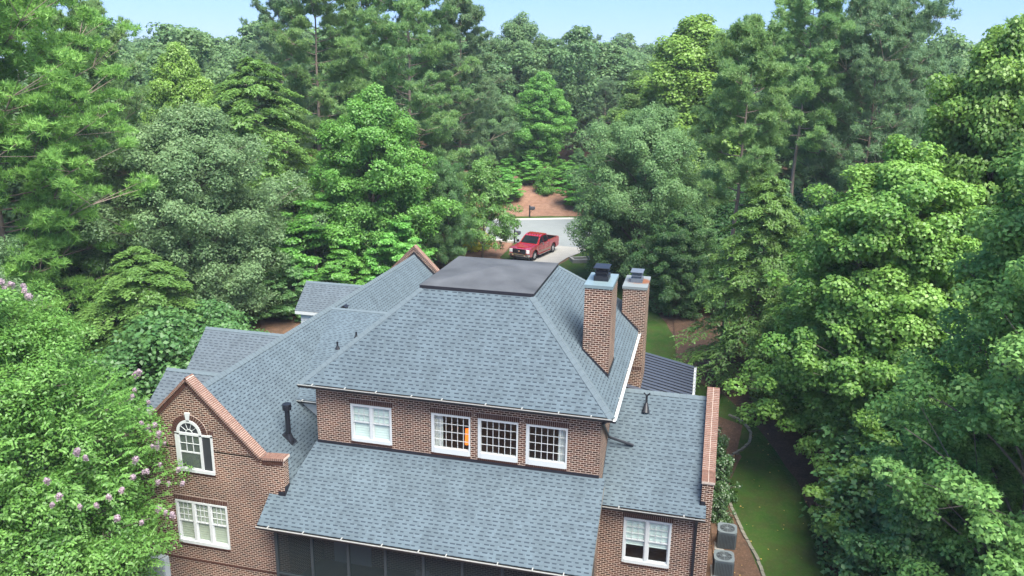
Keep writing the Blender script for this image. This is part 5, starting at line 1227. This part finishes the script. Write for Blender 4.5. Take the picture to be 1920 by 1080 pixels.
# ---- undergrowth and the far wood: masses nobody could count
def merge(name, lm, items, label):
    """items: list of (verts(n*nv,3), tint) already placed"""
    V = np.concatenate([a for a, _ in items]); T = np.concatenate([b for _, b in items])
    me = np_mesh(name, V, 4, T, [L_[lm]]); o = bpy.data.objects.new(name, me); COL.objects.link(o); tag(o, label, None, None, 'stuff'); return o
def blob_crown(seed, H, Rr, base, npad, nleaf, leaf, pad):
    rng = np.random.default_rng(seed); V, T = [], []
    for i in range(npad):
        t = rng.uniform(0, 1); prof = max(.15, 1-abs((t-.4)/.62)**2.2)**.7; az = rng.uniform(0, 6.283); rad = Rr*prof*rng.uniform(.55, 1.05)
        c = np.array([math.cos(az)*rad, math.sin(az)*rad, base+(H-base)*t]); pr = pad*rng.uniform(.6, 1.25); d = unit(rng.normal(size=(nleaf, 3))+[0, 0, .5]); pos = c+d*pr*rng.uniform(.6, 1.05, (nleaf, 1))*np.array([1, 1, .6])
        V.append(leaf_quads(pos, d*.6+[0, 0, .6]+rng.normal(size=(nleaf, 3))*.4, leaf*rng.uniform(.7, 1.3, nleaf), .7, rng)); T.append(.45+rng.uniform(-.2, .2)+rng.normal(0, .15, nleaf))
    return np.concatenate(V), np.concatenate(T)
FP = [blob_crown(70+i, 20, 4.2, 3, 110, 60, .5, 1.3) for i in range(5)]
rng = np.random.default_rng(77); items = []
def scatter(n, test, y0, y1, hmin, hmax, items, protos, xr=(-.95, .62)):
    k = 0; tries = 0
    while k < n and tries < n*40:
        tries += 1; Y = y0+(y1-y0)*rng.uniform(0, 1)**.8; D = Y-CAM[1]; x = CAM[0]+D*rng.uniform(*xr)
        if not test(x, Y): continue
        V, T = protos[rng.integers(len(protos))]; h = rng.uniform(hmin, hmax)/20; a = rng.uniform(0, 6.283); c, s = math.cos(a), math.sin(a); sw = h*rng.uniform(.85, 1.25)
        W = np.stack([(V[:, 0]*c-V[:, 1]*s)*sw, (V[:, 0]*s+V[:, 1]*c)*sw, V[:, 2]*h], 1)+np.array([x, Y, ground_z(x, Y)]); items.append((W, T+rng.uniform(-.25, .2))); k += 1
street_gap = lambda x, Y: not (-26 < x < 6 and Y < 84)
scatter(330, lambda x, Y: Y > 82 or x < -40 or x > 8, 50, 150, 14, 19.5, items, FP)
scatter(40, lambda x, Y: x < -46 or x > 22, 14, 50, 11, 17, items, FP, (-1.3, 1.0))
merge('near_wood', 'far', items, 'green mass of trees filling the wood behind the nearer trees')
items = []; scatter(420, lambda x, Y: True, 150, 420, 17, 20.5, items, FP)
merge('far_wood', 'far', items, 'distant blue-green treetops along the skyline')
UPP = [blob_crown(190+i, 20, 9, 0, 70, 110, .85, 4.0) for i in range(3)]
items = []
def under_ok(x, Y):
    if -32 < x < -19.5 and 18 < Y < 30: return x < -29.5
    if x < -22 and -6 < Y < 60: return True
    if 9.5 < x < 45 and -8 < Y < 60: return True
    if 3 < x <= 9.5 and 30 < Y < 60: return True
    return False
scatter(420, under_ok, -6, 64, 2.5, 6.5, items, UPP, (-1.3, 1.0))
merge('undergrowth', 'dark', items, 'dark undergrowth between the trunks of the wood')
# fallen leaves on the lawn
rng = np.random.default_rng(5); P = []
while len(P) < 170:
    x, y_ = rng.uniform(3.5, 9.5), rng.uniform(-6, 22)
    P.append((x, y_, ground_z(x, y_)+.10))
P = np.array(P); me = np_mesh('fallen_leaves', leaf_quads(P, np.array([0, 0, 1.])+rng.normal(0, .25, (len(P), 3)), .085*rng.uniform(.6, 1.2, len(P)), .8, rng), 4, rng.uniform(0, 1, len(P)), [leaf_mat('fallen_leaf', (.35, .22, .05), (.6, .45, .12))])
o = bpy.data.objects.new('fallen_leaves', me); COL.objects.link(o); tag(o, 'yellow fallen leaves dotted over the right lawn', None, None, 'stuff')
# ---- summer haze over the wood
hm = bpy.data.materials.new('haze_air'); hm.use_nodes = True; hn = hm.node_tree.nodes; hn.remove(hn['Principled BSDF'])
pv = hn.new('ShaderNodeVolumePrincipled'); pv.inputs['Color'].default_value = (.80, .90, 1, 1); pv.inputs['Density'].default_value = .0004; pv.inputs['Anisotropy'].default_value = .2
hm.node_tree.links.new(pv.outputs[0], hn['Material Output'].inputs['Volume'])
hb_ = MB(); hb_.box(-950, 760, -280, 1550, -12, 34); hz = hb_.build('haze', hm, bevel=0); tag(hz, 'thin pale summer haze over the wood', None, None, 'stuff')
